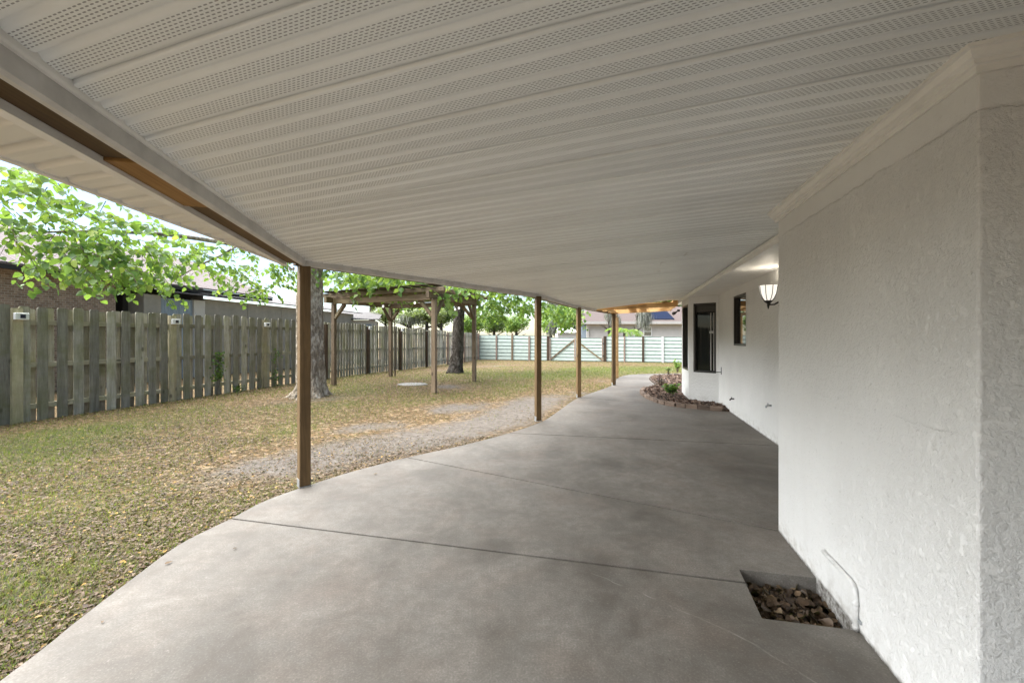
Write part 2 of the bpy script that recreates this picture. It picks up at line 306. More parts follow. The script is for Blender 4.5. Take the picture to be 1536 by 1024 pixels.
M_['bark1'] = bark('pale_mottled_bark', (.11, .085, .06), (.30, .25, .19), (.58, .52, .43), 12); M_['bark2'] = bark('dark_bark', (.022, .018, .014), (.065, .055, .045), (.17, .155, .14), 13); M_['twig'] = plain('brown_twig_bark', (.12, .09, .06), .85, .3, 30)
M_['leaf_near'] = leafmat('fresh_green_leaf', [(0, (.045, .12, .03)), (.4, (.10, .225, .05)), (.8, (.20, .35, .085)), (1, (.42, .50, .10))], .45)
M_['leaf_mid'] = leafmat('yellow_green_leaf', [(0, (.06, .14, .03)), (.5, (.15, .29, .06)), (1, (.33, .45, .11))], .45)
M_['leaf_far'] = leafmat('mid_green_leaf', [(0, (.035, .085, .025)), (.5, (.09, .17, .04)), (1, (.18, .28, .07))], .35)
M_['leaf_pale'] = leafmat('pale_olive_leaf', [(0, (.10, .13, .05)), (.5, (.18, .23, .08)), (1, (.30, .34, .14))], .35)
M_['dead'] = leafmat('dead_leaf', [(0, (.04, .02, .010)), (.35, (.095, .05, .024)), (.7, (.16, .098, .052)), (.96, (.235, .17, .108)), (.985, (.45, .26, .04)), (1, (.48, .30, .05))], .1, .6)
M_['darkdead'] = leafmat('dark_dead_leaf', [(0, (.03, .018, .01)), (.5, (.085, .05, .026)), (.85, (.16, .105, .06)), (1, (.27, .20, .12))], .05, .6)
M_['grass'] = leafmat('grass_blade', [(0, (.03, .055, .012)), (.28, (.068, .092, .022)), (.42, (.13, .115, .038)), (.75, (.215, .155, .064)), (1, (.285, .22, .105))], .4, .6)
M_['moss'] = leafmat('grey_spanish_moss', [(0, (.16, .165, .15)), (1, (.36, .36, .33))], .2, .9); M_['mulch'] = leafmat('bark_mulch_chip', [(0, (.065, .037, .025)), (.5, (.15, .092, .066)), (1, (.32, .235, .18))], 0, .9)
M_['soil'] = plain('dark_soil', (.07, .045, .03), .95, .4, 25, bump=.4); M_['edging'] = wood('rough_edging_stone', (.12, .085, .065), (.27, .20, .155), 0, 30, .9, knots=False, bump=.6)
M_['palestone'] = plain('pale_concrete_paver', (.27, .255, .235), .85, .1, 12); M_['purple'] = leafmat('dark_purple_leaf', [(0, (.02, .01, .014)), (1, (.07, .03, .035))], .1)
t = NT('lit_frosted_glass'); t.fin((.85, .83, .78), .4); t.b.inputs['Emission Color'].default_value = (1, .93, .82, 1); t.b.inputs['Emission Strength'].default_value = .19; M_['lamp'] = t.m
t = NT('bright_lamp_bulb'); t.fin((.85, .83, .78), .4); t.b.inputs['Emission Color'].default_value = (1, .93, .82, 1); t.b.inputs['Emission Strength'].default_value = 8.5; M_['lampbulb'] = t.m
t = NT('small_lit_bulb'); t.fin((.85, .83, .78), .4); t.b.inputs['Emission Color'].default_value = (1, .95, .85, 1); t.b.inputs['Emission Strength'].default_value = .45; M_['bulb'] = t.m
# ------------------------------------------------------------------ layout of the house, in a frame along its wall
O = Vector((1.856, 2.79)); D = Vector((.2667, .9638)); N = Vector((-.9638, .2667)); E = Vector((.928, -.371)).normalized()
def W2(s, w): p = O + D*s + N*w; return (p.x, p.y)
def W3(s, w, z): p = O + D*s + N*w; return Vector((p.x, p.y, z))
def sw(x, y): r = Vector((x, y))-O; return r.dot(D), r.dot(N)
def gz(x, y):
    t = np.clip((np.asarray(y)-12)/13.0, 0, 1); return -.035 - .19*t*t*(3-2*t)
def smooth(pts, n=6):
    P = [np.array(p, float) for p in pts]; P = [2*P[0]-P[1]]+P+[2*P[-1]-P[-2]]; out = []
    for i in range(1, len(P)-2):
        for k in range(n):
            t = k/n; a, b, c, d = P[i-1:i+3]
            out.append(tuple(.5*(2*b+(c-a)*t+(2*a-5*b+4*c-d)*t*t+(3*b-a-3*c+d)*t**3)))
    return out+[tuple(P[-2])]
# ---- patio slab
edge_px = [(0,1018),(112,931),(199,865),(269,815),(345,777),(400,749),(466,726),(530,706),(610,685.5),(690,668),(763,649),(813,631.6),(840,614),(869,595.5),(917,578),(926,567),(940,562.5),(962,560.8),(1022,559.5)]
edge = smooth([(-1.2,-4.0),(-1.62,-1.6),(-1.9,.4)]+[gp(*p) for p in edge_px], 6)
bed_px = [(1093,617),(1049,613.5),(1003,608),(976,599.5),(963,591),(966,585),(976,580.5),(983,577),(976,571),(974.5,566.5),(985,564),(1022,563)]
bed = smooth([gp(*p) for p in bed_px], 5)
recess_end = bed[0]
def idx(p): return min(range(len(edge)), key=lambda i: (edge[i][0]-p[0])**2+(edge[i][1]-p[1])**2)
j1, j2, j3, j4 = gp(345,777), gp(610,685.5), gp(763,649), gp(869,595.5)
pit = [gp(1112,855), gp(1228,868), gp(1280,942), gp(1145,925)]      # back-left, back-right, front-right, front-left
pit[1] = W2(sw(*pit[1])[0], .0); pit[2] = W2(sw(*pit[2])[0], .0)
jp = gp(1120,885); tt = .30; jp = (pit[0][0]+(pit[3][0]-pit[0][0])*tt, pit[0][1]+(pit[3][1]-pit[0][1])*tt)
wall2 = gp(1167,793); r3 = W2(sw(3.305,4.97)[0], -.83); 
i1, i2, i3, i4 = idx(j1), idx(j2), idx(j3), idx(j4)
NC = W2(-1.63, -.02); FC = W2(-.0, -.02); RB = W2(0, -.83)
sections = [
    edge[:i1+1]+[jp, pit[3], pit[2], W2(sw(*pit[2])[0], -.02), NC, (NC[0]+E.x*5, NC[1]+E.y*5), (6.5,-4.0)],
    edge[i1:i2+1]+[W2(-.0,.0), W2(0,-.02), W2(sw(*pit[1])[0], -.02), pit[1], pit[0], jp],
    edge[i2:i3+1]+[r3, RB, FC, W2(0,.0)],
    edge[i3:i4+1]+[bed[8], bed[4], bed[0], W2(sw(*bed[0])[0], -.83), r3],
    edge[i4:]+bed[:8][::-1][:0]+bed[9:][::-1]+[bed[8]],
]
sections[3] = edge[i3:i4+1]+[gp(1003,608)]+[b for b in bed[:11]][::-1]+[W2(sw(*bed[0])[0], -.83), r3]
sections[4] = edge[i4:]+[b for b in bed[10:]][::-1]+[gp(1003,608)]
def shrink(poly, d):
    """offset a polygon inward by d (for the joint gaps)"""
    n = len(poly); a = sum(poly[i][0]*poly[(i+1)%n][1]-poly[(i+1)%n][0]*poly[i][1] for i in range(n)); sg = 1 if a > 0 else -1; out = []
    for i in range(n):
        p = Vector(poly[i]); e1 = (p-Vector(poly[i-1])); e2 = (Vector(poly[(i+1)%n])-p)
        if e1.length < 1e-5 or e2.length < 1e-5: out.append(tuple(p)); continue
        e1.normalize(); e2.normalize(); n1 = Vector((-e1.y, e1.x))*sg; n2 = Vector((-e2.y, e2.x))*sg; m = n1+n2
        k = d/max(.35, 1+n1.dot(n2)); out.append((p.x+m.x*k, p.y+m.y*k))
    return out
for k, poly in enumerate(sections):
    o = MB().prism(shrink(poly, .0085), -.16, 0.0).build('patio_slab', M_['concrete'], bevel=.0015, seg=1); tag(o, kind='structure')
o = MB().prism([(p[0]+.06, p[1]+.0) for p in edge[:i4+1]]+[gp(1003,608), r3, RB, (4.5,1.5), (6.4,-4)], -.15, -.012)
# joint filler, split round the pit
fill = MB()
for a, b, w in ((j1, jp, .02), (j2, W2(0,0), .02), (j3, r3, .02), (j4, gp(1003,608), .02)):
    fill.beam((a[0]+.03, a[1], -.10), (b[0], b[1], -.071), w+.02, .13)
M_['jointdirt'] = plain('dark_joint_dirt', (.028, .023, .018), .95, .5, 40); tag(fill.build('joint_dirt', M_['jointdirt']), kind='structure')
# ---- ground sheet
xs = np.concatenate([[-400,-200,-100,-60,-40,-25,-16], np.arange(-12, 12.01, .13), [14,18,25,40,60,100,200,400]])
ys = np.concatenate([[-400,-150,-60,-25,-10], np.arange(-5, 16, .13), np.arange(16, 30, .3), [32,36,42,50,65,90,140,220,400]])
GX, GY = np.meshgrid(xs, ys); 
def inpoly(X, Y, poly):
    r = np.zeros(X.shape, bool); n = len(poly)
    for i in range(n):
        x1, y1 = poly[i]; x2, y2 = poly[(i+1)%n]
        if y1 == y2: continue
        c = ((y1 > Y) != (y2 > Y)) & (X < (x2-x1)*(Y-y1)/(y2-y1)+x1); r ^= c
    return r
slabpoly = edge + bed[::-1] + [W2(5.6,-.83), W2(0,-.83), (7,0), (7,-4)]
def vnoise(X, Y, sc, seed=0):
    r = np.zeros(X.shape); g = np.random.default_rng(seed)
    for k in range(7):
        a = g.uniform(0, 6.28); f = sc*g.uniform(.6, 1.7); ph = g.uniform(0, 6.28); b = g.uniform(0, 6.28)
        r += np.sin(f*(X*np.cos(a)+Y*np.sin(a))+ph+1.3*np.sin(f*.6*(X*np.cos(b)+Y*np.sin(b))))
    return r/7
GZ = gz(GX, GY) + .012*vnoise(GX, GY, 1.6, 1) + .006*vnoise(GX, GY, 5, 2)
under = inpoly(GX, GY, slabpoly) & inpoly(GX-.22, GY, slabpoly) & inpoly(GX-.1, GY+.15, slabpoly)
GZ = np.where(under, -.13, GZ)
def edge_dist(X, Y):
    E_ = np.array(edge); d = np.full(np.shape(X), 1e9)
    for i in range(len(E_)-1):
        a, b = E_[i], E_[i+1]; ab = b-a; t = np.clip(((X-a[0])*ab[0]+(Y-a[1])*ab[1])/(ab@ab+1e-9), 0, 1); d = np.minimum(d, np.hypot(X-a[0]-ab[0]*t, Y-a[1]-ab[1]*t))
    return d
def blob(X, Y, cx, cy, rx, ry, ang=0):
    c, s_ = math.cos(ang), math.sin(ang); u = (X-cx)*c+(Y-cy)*s_; v = -(X-cx)*s_+(Y-cy)*c; return np.exp(-(u/rx)**2-(v/ry)**2)
def dirt_mask(X, Y):
    # bare sandy belt along the slab, sand by the tree and the pergola
    d_ = edge_dist(X, Y); yy_ = np.clip((Y-3.2)/1.0, 0, 1)*np.clip((11-Y)/2.5, 0, 1); m = 1.0*np.exp(-((d_-.75)/.8)**2)*yy_
    for (px, py, rx, ry, k) in ((690,612,1.0,.7,.9),(560,640,.8,.5,.8),(470,600,1.2,.6,.65),(673,580,.5,.7,.9),(660,553,.6,1.0,.6),(740,545,2.5,.7,.6),(870,590,.4,.6,.7),(905,572,.5,.7,.5)):
        cx, cy = gp(px, py, -.04); m = np.maximum(m, k*blob(X, Y, cx, cy, rx, ry, .6))
    return m
def green_mask(X, Y):
    g = .28 + .25*vnoise(X, Y, 1.1, 5) + .18*vnoise(X, Y, 3.1, 6)
    for (px, py, rx, ry, k) in ((60,660,1.0,.7,.3),(10,690,.8,.6,.28),(20,900,.5,.5,.3),(960,552,3,1.4,.6),(1000,549,3,1.2,.6),(740,560,2,1.5,.25),(150,720,.8,.6,.2),(880,560,2,2,.3)):
        cx, cy = gp(px, py, -.04); g = g + k*blob(X, Y, cx, cy, rx, ry)
    return g
me = np_mesh('lawn', np.stack([GX.ravel(), GY.ravel(), GZ.ravel()], 1), [np.array([(j*len(xs)+i, j*len(xs)+i+1, (j+1)*len(xs)+i+1, (j+1)*len(xs)+i) for j in range(len(ys)-1) for i in range(len(xs)-1)])], M_['ground'], True)
for nm, fn in (('dirt', dirt_mask), ('green', green_mask)):
    a = me.attributes.new(nm, 'FLOAT', 'POINT'); a.data.foreach_set('value', fn(GX, GY).ravel().astype(np.float32))
tag(obj_from('lawn', me), kind='structure')
# ---- grass blades and fallen leaves (uncountable stuff)
def lawn_points(n, ymax, bias, keep):
    out = []
    while sum(len(a) for a in out) < n:
        y = .9+(ymax-.9)*rng.random(n)**bias; x = np.where(rng.random(n) < .72, rng.uniform(-1.45, .72, n)*y, rng.uniform(-3.2, -1.45, n)*y) + rng.uniform(-.3, .3, n)
        bk = rng.random(n) < .05; y = np.where(bk, rng.uniform(-2.5, 1.2, n), y); x = np.where(bk, rng.uniform(-7, -1.7, n), x)
        m = (~inpoly(x, y, slabpoly)) & (edge_dist(x, y) > .015) & (x < 11) & (x > -8.0+.266*(y-6.4)+.12)
        m &= ~((x > W2(0,-.5)[0]) & (x > 4.3) & (y < 9.5))
        x, y = x[m], y[m]; k = keep(x, y) > rng.random(len(x)); out.append(np.stack([x[k], y[k]], 1))
    return np.concatenate(out)[:n]
P = lawn_points(165000, 27, 1.6, lambda x, y: np.clip(green_mask(x, y)*1.0+.12-1.2*dirt_mask(x, y), .02, 1)*(1-.45*np.clip((y-6)/6, 0, 1))); x, y = P[:, 0], P[:, 1]; z = gz(x, y)+.012*vnoise(x, y, 1.6, 1)-.004
far = np.clip(y/6, 1, 2.2); h = rng.uniform(.018, .05, len(P))*np.where(green_mask(x, y) > .5, 1.15, .85)*np.clip(far, 1, 1.5); a = rng.uniform(0, 6.28, len(P)); lean = rng.uniform(.3, 1.5, len(P))*h; wd = rng.uniform(.0016, .0032, len(P))*far
c, s_ = np.cos(a), np.sin(a); B = np.stack([x, y, z], 1); side = np.stack([-s_, c, 0*c], 1)*wd[:, None]; tipd = np.stack([c*lean, s_*lean, h], 1)
V = np.stack([B-side, B+side, B+.55*tipd*np.array([.7,.7,1.1])+side*.7, B+.55*tipd*np.array([.7,.7,1.1])-side*.7, B+tipd], 1).reshape(-1, 3); k = np.arange(len(P))[:, None]*5
tag(obj_from('grass', np_mesh('grass', V, [k+np.array([[0,1,2,3]]), k+np.array([[3,2,4]])], M_['grass'])), 'short patchy lawn grass, green and straw coloured', 'grass', kind='stuff')
def litter(n, ymax, bias, keep, size, zoff=.004):
    P = lawn_points(n, ymax, bias, keep); x, y = P[:, 0], P[:, 1]; z = gz(x, y)+.012*vnoise(x, y, 1.6, 1)+zoff+rng.random(len(x))*.012
    a = rng.uniform(0, 6.28, n); ax = np.stack([np.cos(a), np.sin(a), rng.uniform(-.35, .35, n)], 1); nm = np.stack([rng.normal(0, .4, n), rng.normal(0, .4, n), np.ones(n)], 1)
    return np.stack([x, y, z], 1), ax, unit(nm), rng.uniform(*size, n)
fence_near = lambda x, y: np.exp(-((x+7.98-.266*(y-6.4))/.5)**2)
A1 = litter(48000, 5.5, 1.0, lambda x, y: np.clip(.30+.75*np.exp(-edge_dist(x, y)/.5)+.35*vnoise(x, y, 2.2, 9)+.3*(y < 3), .04, 1)*np.clip(1.1-.6*dirt_mask(x, y), .15, 1), (.013, .033))
A2 = litter(33000, 26, .95, lambda x, y: np.clip(.35+.3*vnoise(x, y, 1.5, 9)+.9*fence_near(x, y)-.25*dirt_mask(x, y), .05, 1), (.016, .037))
pl_ = []
while len(pl_) < 7:
    k_ = random.randint(20, len(edge)-30); e_ = edge[k_]; d_ = abs(random.gauss(0, .35))+.02; q_ = (e_[0]+d_*random.uniform(.6,1), e_[1]-d_*random.uniform(0,.6))
    if q_[1] > 1.2: pl_.append(q_)
nl = len(pl_); a = rng.uniform(0, 6.28, nl); A3 = (np.array([(x_, y_, .006) for x_, y_ in pl_]), np.stack([np.cos(a), np.sin(a), 0*a+.05], 1), unit(np.stack([rng.normal(0,.15,nl), rng.normal(0,.15,nl), np.ones(nl)], 1)), rng.uniform(.016, .042, nl))
A = [np.concatenate(q) for q in zip(A1, A2, A3)]
tag(obj_from('fallen_leaves', leaf_mesh('fallen_leaves', *A, M_['dead'], SLIM, .5)), 'brown fallen leaves scattered over the lawn', 'leaves', kind='stuff')
# leaves in the square pit
n = 420; u = rng.random(n); v = rng.random(n); pa = np.array(pit); pp = pa[0]*((1-u)*(1-v))[:, None]+pa[1]*(u*(1-v))[:, None]+pa[2]*(u*v)[:, None]+pa[3]*((1-u)*v)[:, None]
a = rng.uniform(0, 6.28, n); ax = np.stack([np.cos(a), np.sin(a), rng.uniform(-.5, .5, n)], 1); nm = unit(np.stack([rng.normal(0, .6, n), rng.normal(0, .6, n), np.ones(n)], 1))
tag(obj_from('pit_leaves', leaf_mesh('pit_leaves', np.stack([pp[:, 0], pp[:, 1], rng.uniform(-.115, -.07, n)], 1), ax, nm, rng.uniform(.03, .06, n), M_['darkdead'], LEAF, .9)), 'dark dead leaves filling the square hole in the patio', 'leaves', kind='stuff')
tag(MB().prism([tuple(p) for p in shrink(pit, -.02)], -.128, -.118).build('pit_soil', M_['soil']), kind='structure')
# ------------------------------------------------------------------ the house
house = thing('stucco_house', W3(2, -2, 0), 'pale stucco house with stepped wall, angled bay and dark windows', 'house')
f0, f1 = W2(0, 0), W2(-1.63, 0); MB().prism([f0, f1, (f1[0]+E.x*4.5, f1[1]+E.y*4.5), (f1[0]+E.x*4.5+1.2, f1[1]+E.y*4.5+3.5), W2(0, -1.6)], -.1, 2.24).build('front_wall', M_['stucco'], house, bevel=.009, seg=3)
def wall_with_hole(name, a, b, th, z0, z1, holes, mat):
    """a,b 2-D ends of the outer face; wall body lies to the right of a->b; holes (t0,t1,zb,zt)"""
    M, L = frame((*a, 0), (*b, 0)); m = MB(); t = 0.0
    for (t0, t1, zb, zt) in holes:
        m.box(t, t0, -th, 0, z0, z1, M); m.box(t0, t1, -th, 0, z0, zb, M); m.box(t0, t1, -th, 0, zt, z1, M); t = t1
    m.box(t, L, -th, 0, z0, z1, M); o = m.build(name, mat, house); 
    bm = bmesh.new(); bm.from_mesh(o.data); bmesh.ops.remove_doubles(bm, verts=bm.verts, dist=1e-4)
    seen = {}
    for f in bm.faces: seen.setdefault(tuple(sorted(v.index for v in f.verts)), []).append(f)
    dead = [f for fs in seen.values() if len(fs) > 1 for f in fs]; bmesh.ops.delete(bm, geom=dead, context='FACES'); bm.to_mesh(o.data); bm.free()
    return M, L
def window(M, t0, t1, zb, zt, depth=.07, mull=None, head=0, glass='glass', tilt=0):
    w = .035; fr = MB(); y = -.005
    yb = -depth-.05
    fr.box(t0+.002, t1-.002, yb, y, zb+.002, zb+w, M); fr.box(t0+.002, t1-.002, yb, y, zt-w, zt-.002, M); fr.box(t0+.002, t0+w, yb, y, zb+w, zt-w, M); fr.box(t1-w, t1-.002, yb, y, zb+w, zt-w, M); y = -depth
    if mull: fr.box(mull-.014, mull+.014, y-.045, y-.006, zb+w, zt-w, M)
    if head: fr.box(t0+w, t1-w, y-.04, y-.003, zt-w-head, zt-w-.002, M)
    o = fr.build('window', M_['bronze'], house)
    pm = MB().box(t0+w-.004, t1-w+.004, y-.034, y-.026, zb+w-.004, zt-w+.004)
    if tilt: pm.v = [(a, b+tilt*((a-t0)/(t1-t0)-.5), c) for a, b, c in pm.v]
    pm.v = [M @ Vector(v) for v in pm.v]; pm.build('pane', M_[glass], o)
    return o
MB().prism([W2(-4.3,-.15), W2(-9.5,-.15), W2(-9.5,-6), (f1[0]+E.x*4.5+.3, f1[1]+E.y*4.5-.6), W2(-4.3,-4.2)], -.1, 2.24).build('unseen_shade_wall', M_['stucco'], house, bevel=.014, seg=3)  # added behind the camera to keep light off the right-hand wall face
# recessed wall: a->b so the outer face looks at the patio (body on the right of travel): travel from far to near
bs0 = 5.673; a, b = W2(bs0, -.816), W2(-.02, -.816); M, L = wall_with_hole('recessed_wall', b, a, .2, -.1, 2.30, [(3.85, 4.59, 1.20, 2.05)], M_['stucco'])
# the frame above has local +y to the left of travel (towards the patio); body spans -th..0
window(M, 3.85, 4.59, 1.20, 2.05, .045, tilt=.036)
B0, B1, B2, B3 = W2(bs0, -.816), W2(5.976, -.30), W2(6.98, -.30), W2(7.28, -.816)
M1, L1 = wall_with_hole('bay_wall', B0, B1, .16, -.1, 2.30, [(.05, L1_ if False else .50, .61, 2.045)], M_['stucco']); o = window(M1, .05, .50, .61, 2.045, .05, None, .14, 'dimglass')
MB().box(.165, .18, -.082, -.056, .66, 1.84, M1).box(.11, .122, -.082, -.056, .66, 1.84, M1).build('post_reflection', M_['whitemetal'], o)  # pale strips standing in for the posts' reflection in the pane
MB().box(.10, .19, -.05, -.03, 1.42, 1.47, M1).build('latch', M_['whitemetal'], o)
M2, L2 = wall_with_hole('bay_side_wall', B1, B2, .16, -.1, 2.30, [(.09, .90, .62, 2.05)], M_['stucco']); window(M2, .09, .90, .62, 2.05, .05)
wall_with_hole('bay_end_wall', B2, B3, .16, -.1, 2.30, [], M_['stucco']); wall_with_hole('far_wall', W2(7.22, -.86), W2(9.0, -.86), .2, -.1, 2.30, [], M_['stucco'])
MB().prism([W2(1.2,-1.05), W2(9.0,-1.08), W2(9.0,-6), W2(1.2,-6)], -.1, 2.28).build('house_body', M_['stucco'], house)
# stucco corner bead between bay faces
# eave soffit, trim and crown
eave = MB().prism([W2(.0,-.245), W2(8.2,-.245), W2(8.2,-.84), W2(.0,-.84)], 2.195, 2.215); eave.build('eave_soffit', M_['vinyl'], house)
def strip_profile(name, pts, prof, mat, parent, bevel=0):
    """sweep a profile [(out, z)] along 2-D points; out is measured to the left of travel"""
    n = len(pts); m = MB(); k = len(prof); vs = []
    for i, p in enumerate(pts):
        p = Vector(p); d1 = (p-Vector(pts[i-1])).normalized() if i else (Vector(pts[1])-p).normalized(); d2 = (Vector(pts[i+1])-p).normalized() if i < n-1 else d1
        n1 = Vector((-d1.y, d1.x)); n2 = Vector((-d2.y, d2.x)); mm = (n1+n2); mm = mm*(1/max(.3, 1+n1.dot(n2)))
        vs += [(p.x+mm.x*o_, p.y+mm.y*o_, z) for o_, z in prof]
    fs = [(i*k+j, i*k+(j+1)%k, (i+1)*k+(j+1)%k, (i+1)*k+j) for i in range(n-1) for j in range(k)]+[tuple(range(k-1, -1, -1)), tuple((n-1)*k+j for j in range(k))]
    m.add(vs, fs); return m.build(name, mat, parent, bevel=bevel)
crown = [(.001, 2.150), (.011, 2.150), (.013, 2.170), (.024, 2.172), (.026, 2.184), (.036, 2.188), (.044, 2.200), (.046, 2.206), (.058, 2.208), (.058, 2.226), (.001, 2.226)]
strip_profile('crown_moulding', [W2(.03, .0), W2(.03,.0001), f1, (f1[0]+E.x*4.4, f1[1]+E.y*4.4)][1:], [(-o_, z) for o_, z in crown][::-1], M_['vinyl'], house)
strip_profile('eave_trim', [W2(.0,-.245), W2(8.2,-.245)], [(-.0, 2.15), (.018, 2.15), (.018, 2.182), (.034, 2.19), (.034, 2.212), (-.0, 2.212)], M_['vinyl'], house)
# ------------------------------------------------------------------ patio cover
cover = thing('patio_cover', (-1.87, 3.6, 0), 'patio cover with perforated white ceiling on brown wooden posts', 'patio cover')
IP = [(.345,-5.6), (-1.86,3.585), (.385,6.40), (1.455,8.88), (2.87,11.25)]  # first point set far behind the camera so the cover shades the near slab
ips = [sw(*p) for p in IP]
def Wout(s): return float(np.interp(s, [a for a, b in ips], [b for a, b in ips]))
def zedge(s): return float(np.interp(s, [-8, -2.6, -.23, 3.1, 8], [2.10, 2.064, 2.032, 2.04, 2.03]))
def win(s):
    if s < -1.69: return -4.6+.0*s
    if s < .03: return .03
    return -.24
def ceiling(s0, s1, pitch, mat, name, parent, inner=win, nseg=14):
    prof = []; k = 0; s = s0
    while s < s1:
        seam = (k % 3 == 0)
        if seam: prof += [(s, .028), (s+.005, .026), (s+.0065, .0005), (s+.011, -.001)]
        else: prof += [(s, .010), (s+.005, .0075), (s+.011, .001)]
        prof += [(s+.018, 0), (s+pitch*.77, 0), (s+pitch*.86, .0012), (s+pitch*.945, .005)] if True else []
        if (k+1) % 3 == 0: prof += [(s+pitch*.965, .0015), (s+pitch*.978, .026)]
        s += pitch; k += 1
    V = []; UV = []; jagged = []
    for q, (s, dz) in enumerate(prof):
        wo, wi = Wout(s), inner(s); ze = zedge(s); zw = 2.222
        for j in range(nseg+1):
            w = wo+(wi-wo)*j/nseg; f = (w/wo); z = zw+(ze-zw)*min(1, max(0, f)) + dz
            z += .0035*math.sin(w*2.1+math.floor((s-s0)/(3*pitch))*1.7)*(1 if w > 0 else 0)
            V.append(W3(s, w, z)); UV.append((w, s-s0))
    ns = nseg+1; F_ = []
    for q in range(len(prof)-1):
        if (prof[q][0] < -1.69) != (prof[q+1][0] < -1.69) : pass
        for j in range(nseg): F_.append((q*ns+j, q*ns+j+1, (q+1)*ns+j+1, (q+1)*ns+j))
    me = np_mesh(name, np.array([tuple(v) for v in V]), [np.array(F_)], mat)
    uvl = me.uv_layers.new(name='UVMap'); li = np.empty(len(me.loops), np.int32); me.loops.foreach_get('vertex_index', li); uvl.data.foreach_set('uv', np.array(UV, np.float32)[li].ravel())
    return obj_from(name, me, parent)
# s values at which the inner edge jumps are met by splitting the ceiling in three runs
def sub(a, b, wi, nm='ceiling'):
    return ceiling(a, b, .09, M_['soffit'], nm, cover, lambda s: wi(s))
def corner_w(s):    # right-hand limit of the ceiling near the front corner follows the moulded face
    c = W2(-1.63, 0); 
    # intersection of panel line (s fixed) with the face line c + E*t
    ds, dw = E.dot(D), E.dot(N); t = (s+1.63)/ds; return max(-4.4, 0 + dw*t - .0) if s < -1.63 else 0.02
s_start = -8.1
n_a = int(round((-1.63-s_start)/.09)); sA = s_start+n_a*.09
sub(s_start, sA-.001, lambda s: max(-4.4, corner_w(s)))
nb = int(round((0-sA)/.27))*3; sB = sA+nb*.09
sub(sA, sB-.001, lambda s: .02)
sub(sB, 6.93, lambda s: -.24)
for (s, w, l) in ((1.15,.42,.05),(1.55,.62,.05),(2.15,.60,.04),(2.0,3.05,.10)):      # butt joints seen between panels
    z = 2.222+(zedge(s)-2.222)*w/Wout(s)-.004
    beam_obj('joint_strip', W3(s, w, z), W3(s+l*3, w+.01, z-.001), .006, .004, M_['trimgrey'], cover, 0)
# inner trim boards (vertical) and beam, soffit outside
def off(pts, d):
    out = []
    for i, p in enumerate(pts):
        p = Vector(p); d1 = (p-Vector(pts[i-1])).normalized() if i else (Vector(pts[1])-p).normalized(); d2 = (Vector(pts[i+1])-p).normalized() if i < len(pts)-1 else d1
        n1 = Vector((-d1.y, d1.x)); n2 = Vector((-d2.y, d2.x)); m = (n1+n2)*(1/max(.3, 1+n1.dot(n2))); out.append((p.x+m.x*d, p.y+m.y*d))
    return out
ipc = IP[:4]+[(IP[3][0]+(IP[4][0]-IP[3][0])*.45, IP[3][1]+(IP[4][1]-IP[3][1])*.45)]
strip_profile('inner_trim', ipc, [(-.012, 2.09), (-.012, 1.99), (.0, 1.982), (.018, 1.982), (.018, 2.13), (.0, 2.13), (.0, 2.07)], M_['trimgrey'], cover)
strip_profile('corner_moulding', ipc, [(-.0125, 2.13), (-.0125, 2.046), (-.024, 2.046), (-.028, 2.054), (-.030, 2.13)], M_['vinyl'], cover)
o1 = off(IP, .085); 
q = Vector(o1[0]).lerp(Vector(o1[1]), .77)
beam_obj('beam', (*o1[0], 2.09), (*q, 2.09), .128, .16, M_['beamwood'], cover, .003); beam_obj('beam', (q.x-.0005, q.y+.002, 2.078), (*(Vector(o1[0]).lerp(Vector(o1[1]), .826)), 2.078), .128, .16, M_['orangewood'], cover, .003)
beam_obj('beam', (*(Vector(o1[0]).lerp(Vector(o1[1]), .827)), 2.09), (*o1[1], 2.09), .128, .16, M_['beamwood'], cover, .003)
for a, b in ((1, 2), (2, 3), (3, 4)): beam_obj('beam', (*o1[a], 2.085), (*o1[b], 2.085), .10, .18, M_['beamwood'], cover, .003)
out_edge = [(-1.70,-5.7), (-1.83, 1.4), (-1.89, 2.0), (-1.93, 2.6), (-2.03, 3.58)]
inn = off(IP[:2], .152)
# outer soffit: boards following the ceiling's direction
V = []; F_ = []; UV = []; k = 0
ysamp = np.arange(-2.4, 3.58, .0165); i0 = 0
for q_, y in enumerate(ysamp):
    t = (y-IP[0][1])/(IP[1][1]-IP[0][1]); xi = inn[0][0]+(inn[1][0]-inn[0][0])*t-.012; xo = float(np.interp(y-.0, [p[1] for p in out_edge], [p[0] for p in out_edge])); groove = (.022 if q_ % 8 == 0 else .004*((q_ % 8)-1)/6)
    for j in range(4): V.append((xi+(xo-xi)*j/3, y+(xi+(xo-xi)*j/3-xi)*-.28, 1.992+groove)); UV.append((xi+(xo-xi)*j/3, y))
for q_ in range(len(ysamp)-1):
    for j in range(3): F_.append((q_*4+j, (q_+1)*4+j, (q_+1)*4+j+1, q_*4+j+1))
me = np_mesh('overhang_soffit', np.array(V), [np.array(F_)], M_['soffit_plain']); uvl = me.uv_layers.new(name='UVMap'); li = np.empty(len(me.loops), np.int32); me.loops.foreach_get('vertex_index', li); uvl.data.foreach_set('uv', np.array(UV, np.float32)[li].ravel())
obj_from('overhang_soffit', me, cover)
strip_profile('soffit_channel', off(IP[:2], .152), [(-.004, 1.982), (.032, 1.980), (.032, 1.9905), (-.004, 2.02)], M_['vinyl'], cover)
fo = [(x-.0, y-.28*(x-inn[0][0]-(inn[1][0]-inn[0][0])*((y-IP[0][1])/(IP[1][1]-IP[0][1])))) for x, y in out_edge]
strip_profile('fascia', fo, [(-.01, 1.985), (.012, 1.985), (.012, 2.2), (-.01, 2.2)], M_['vinyl'], cover)
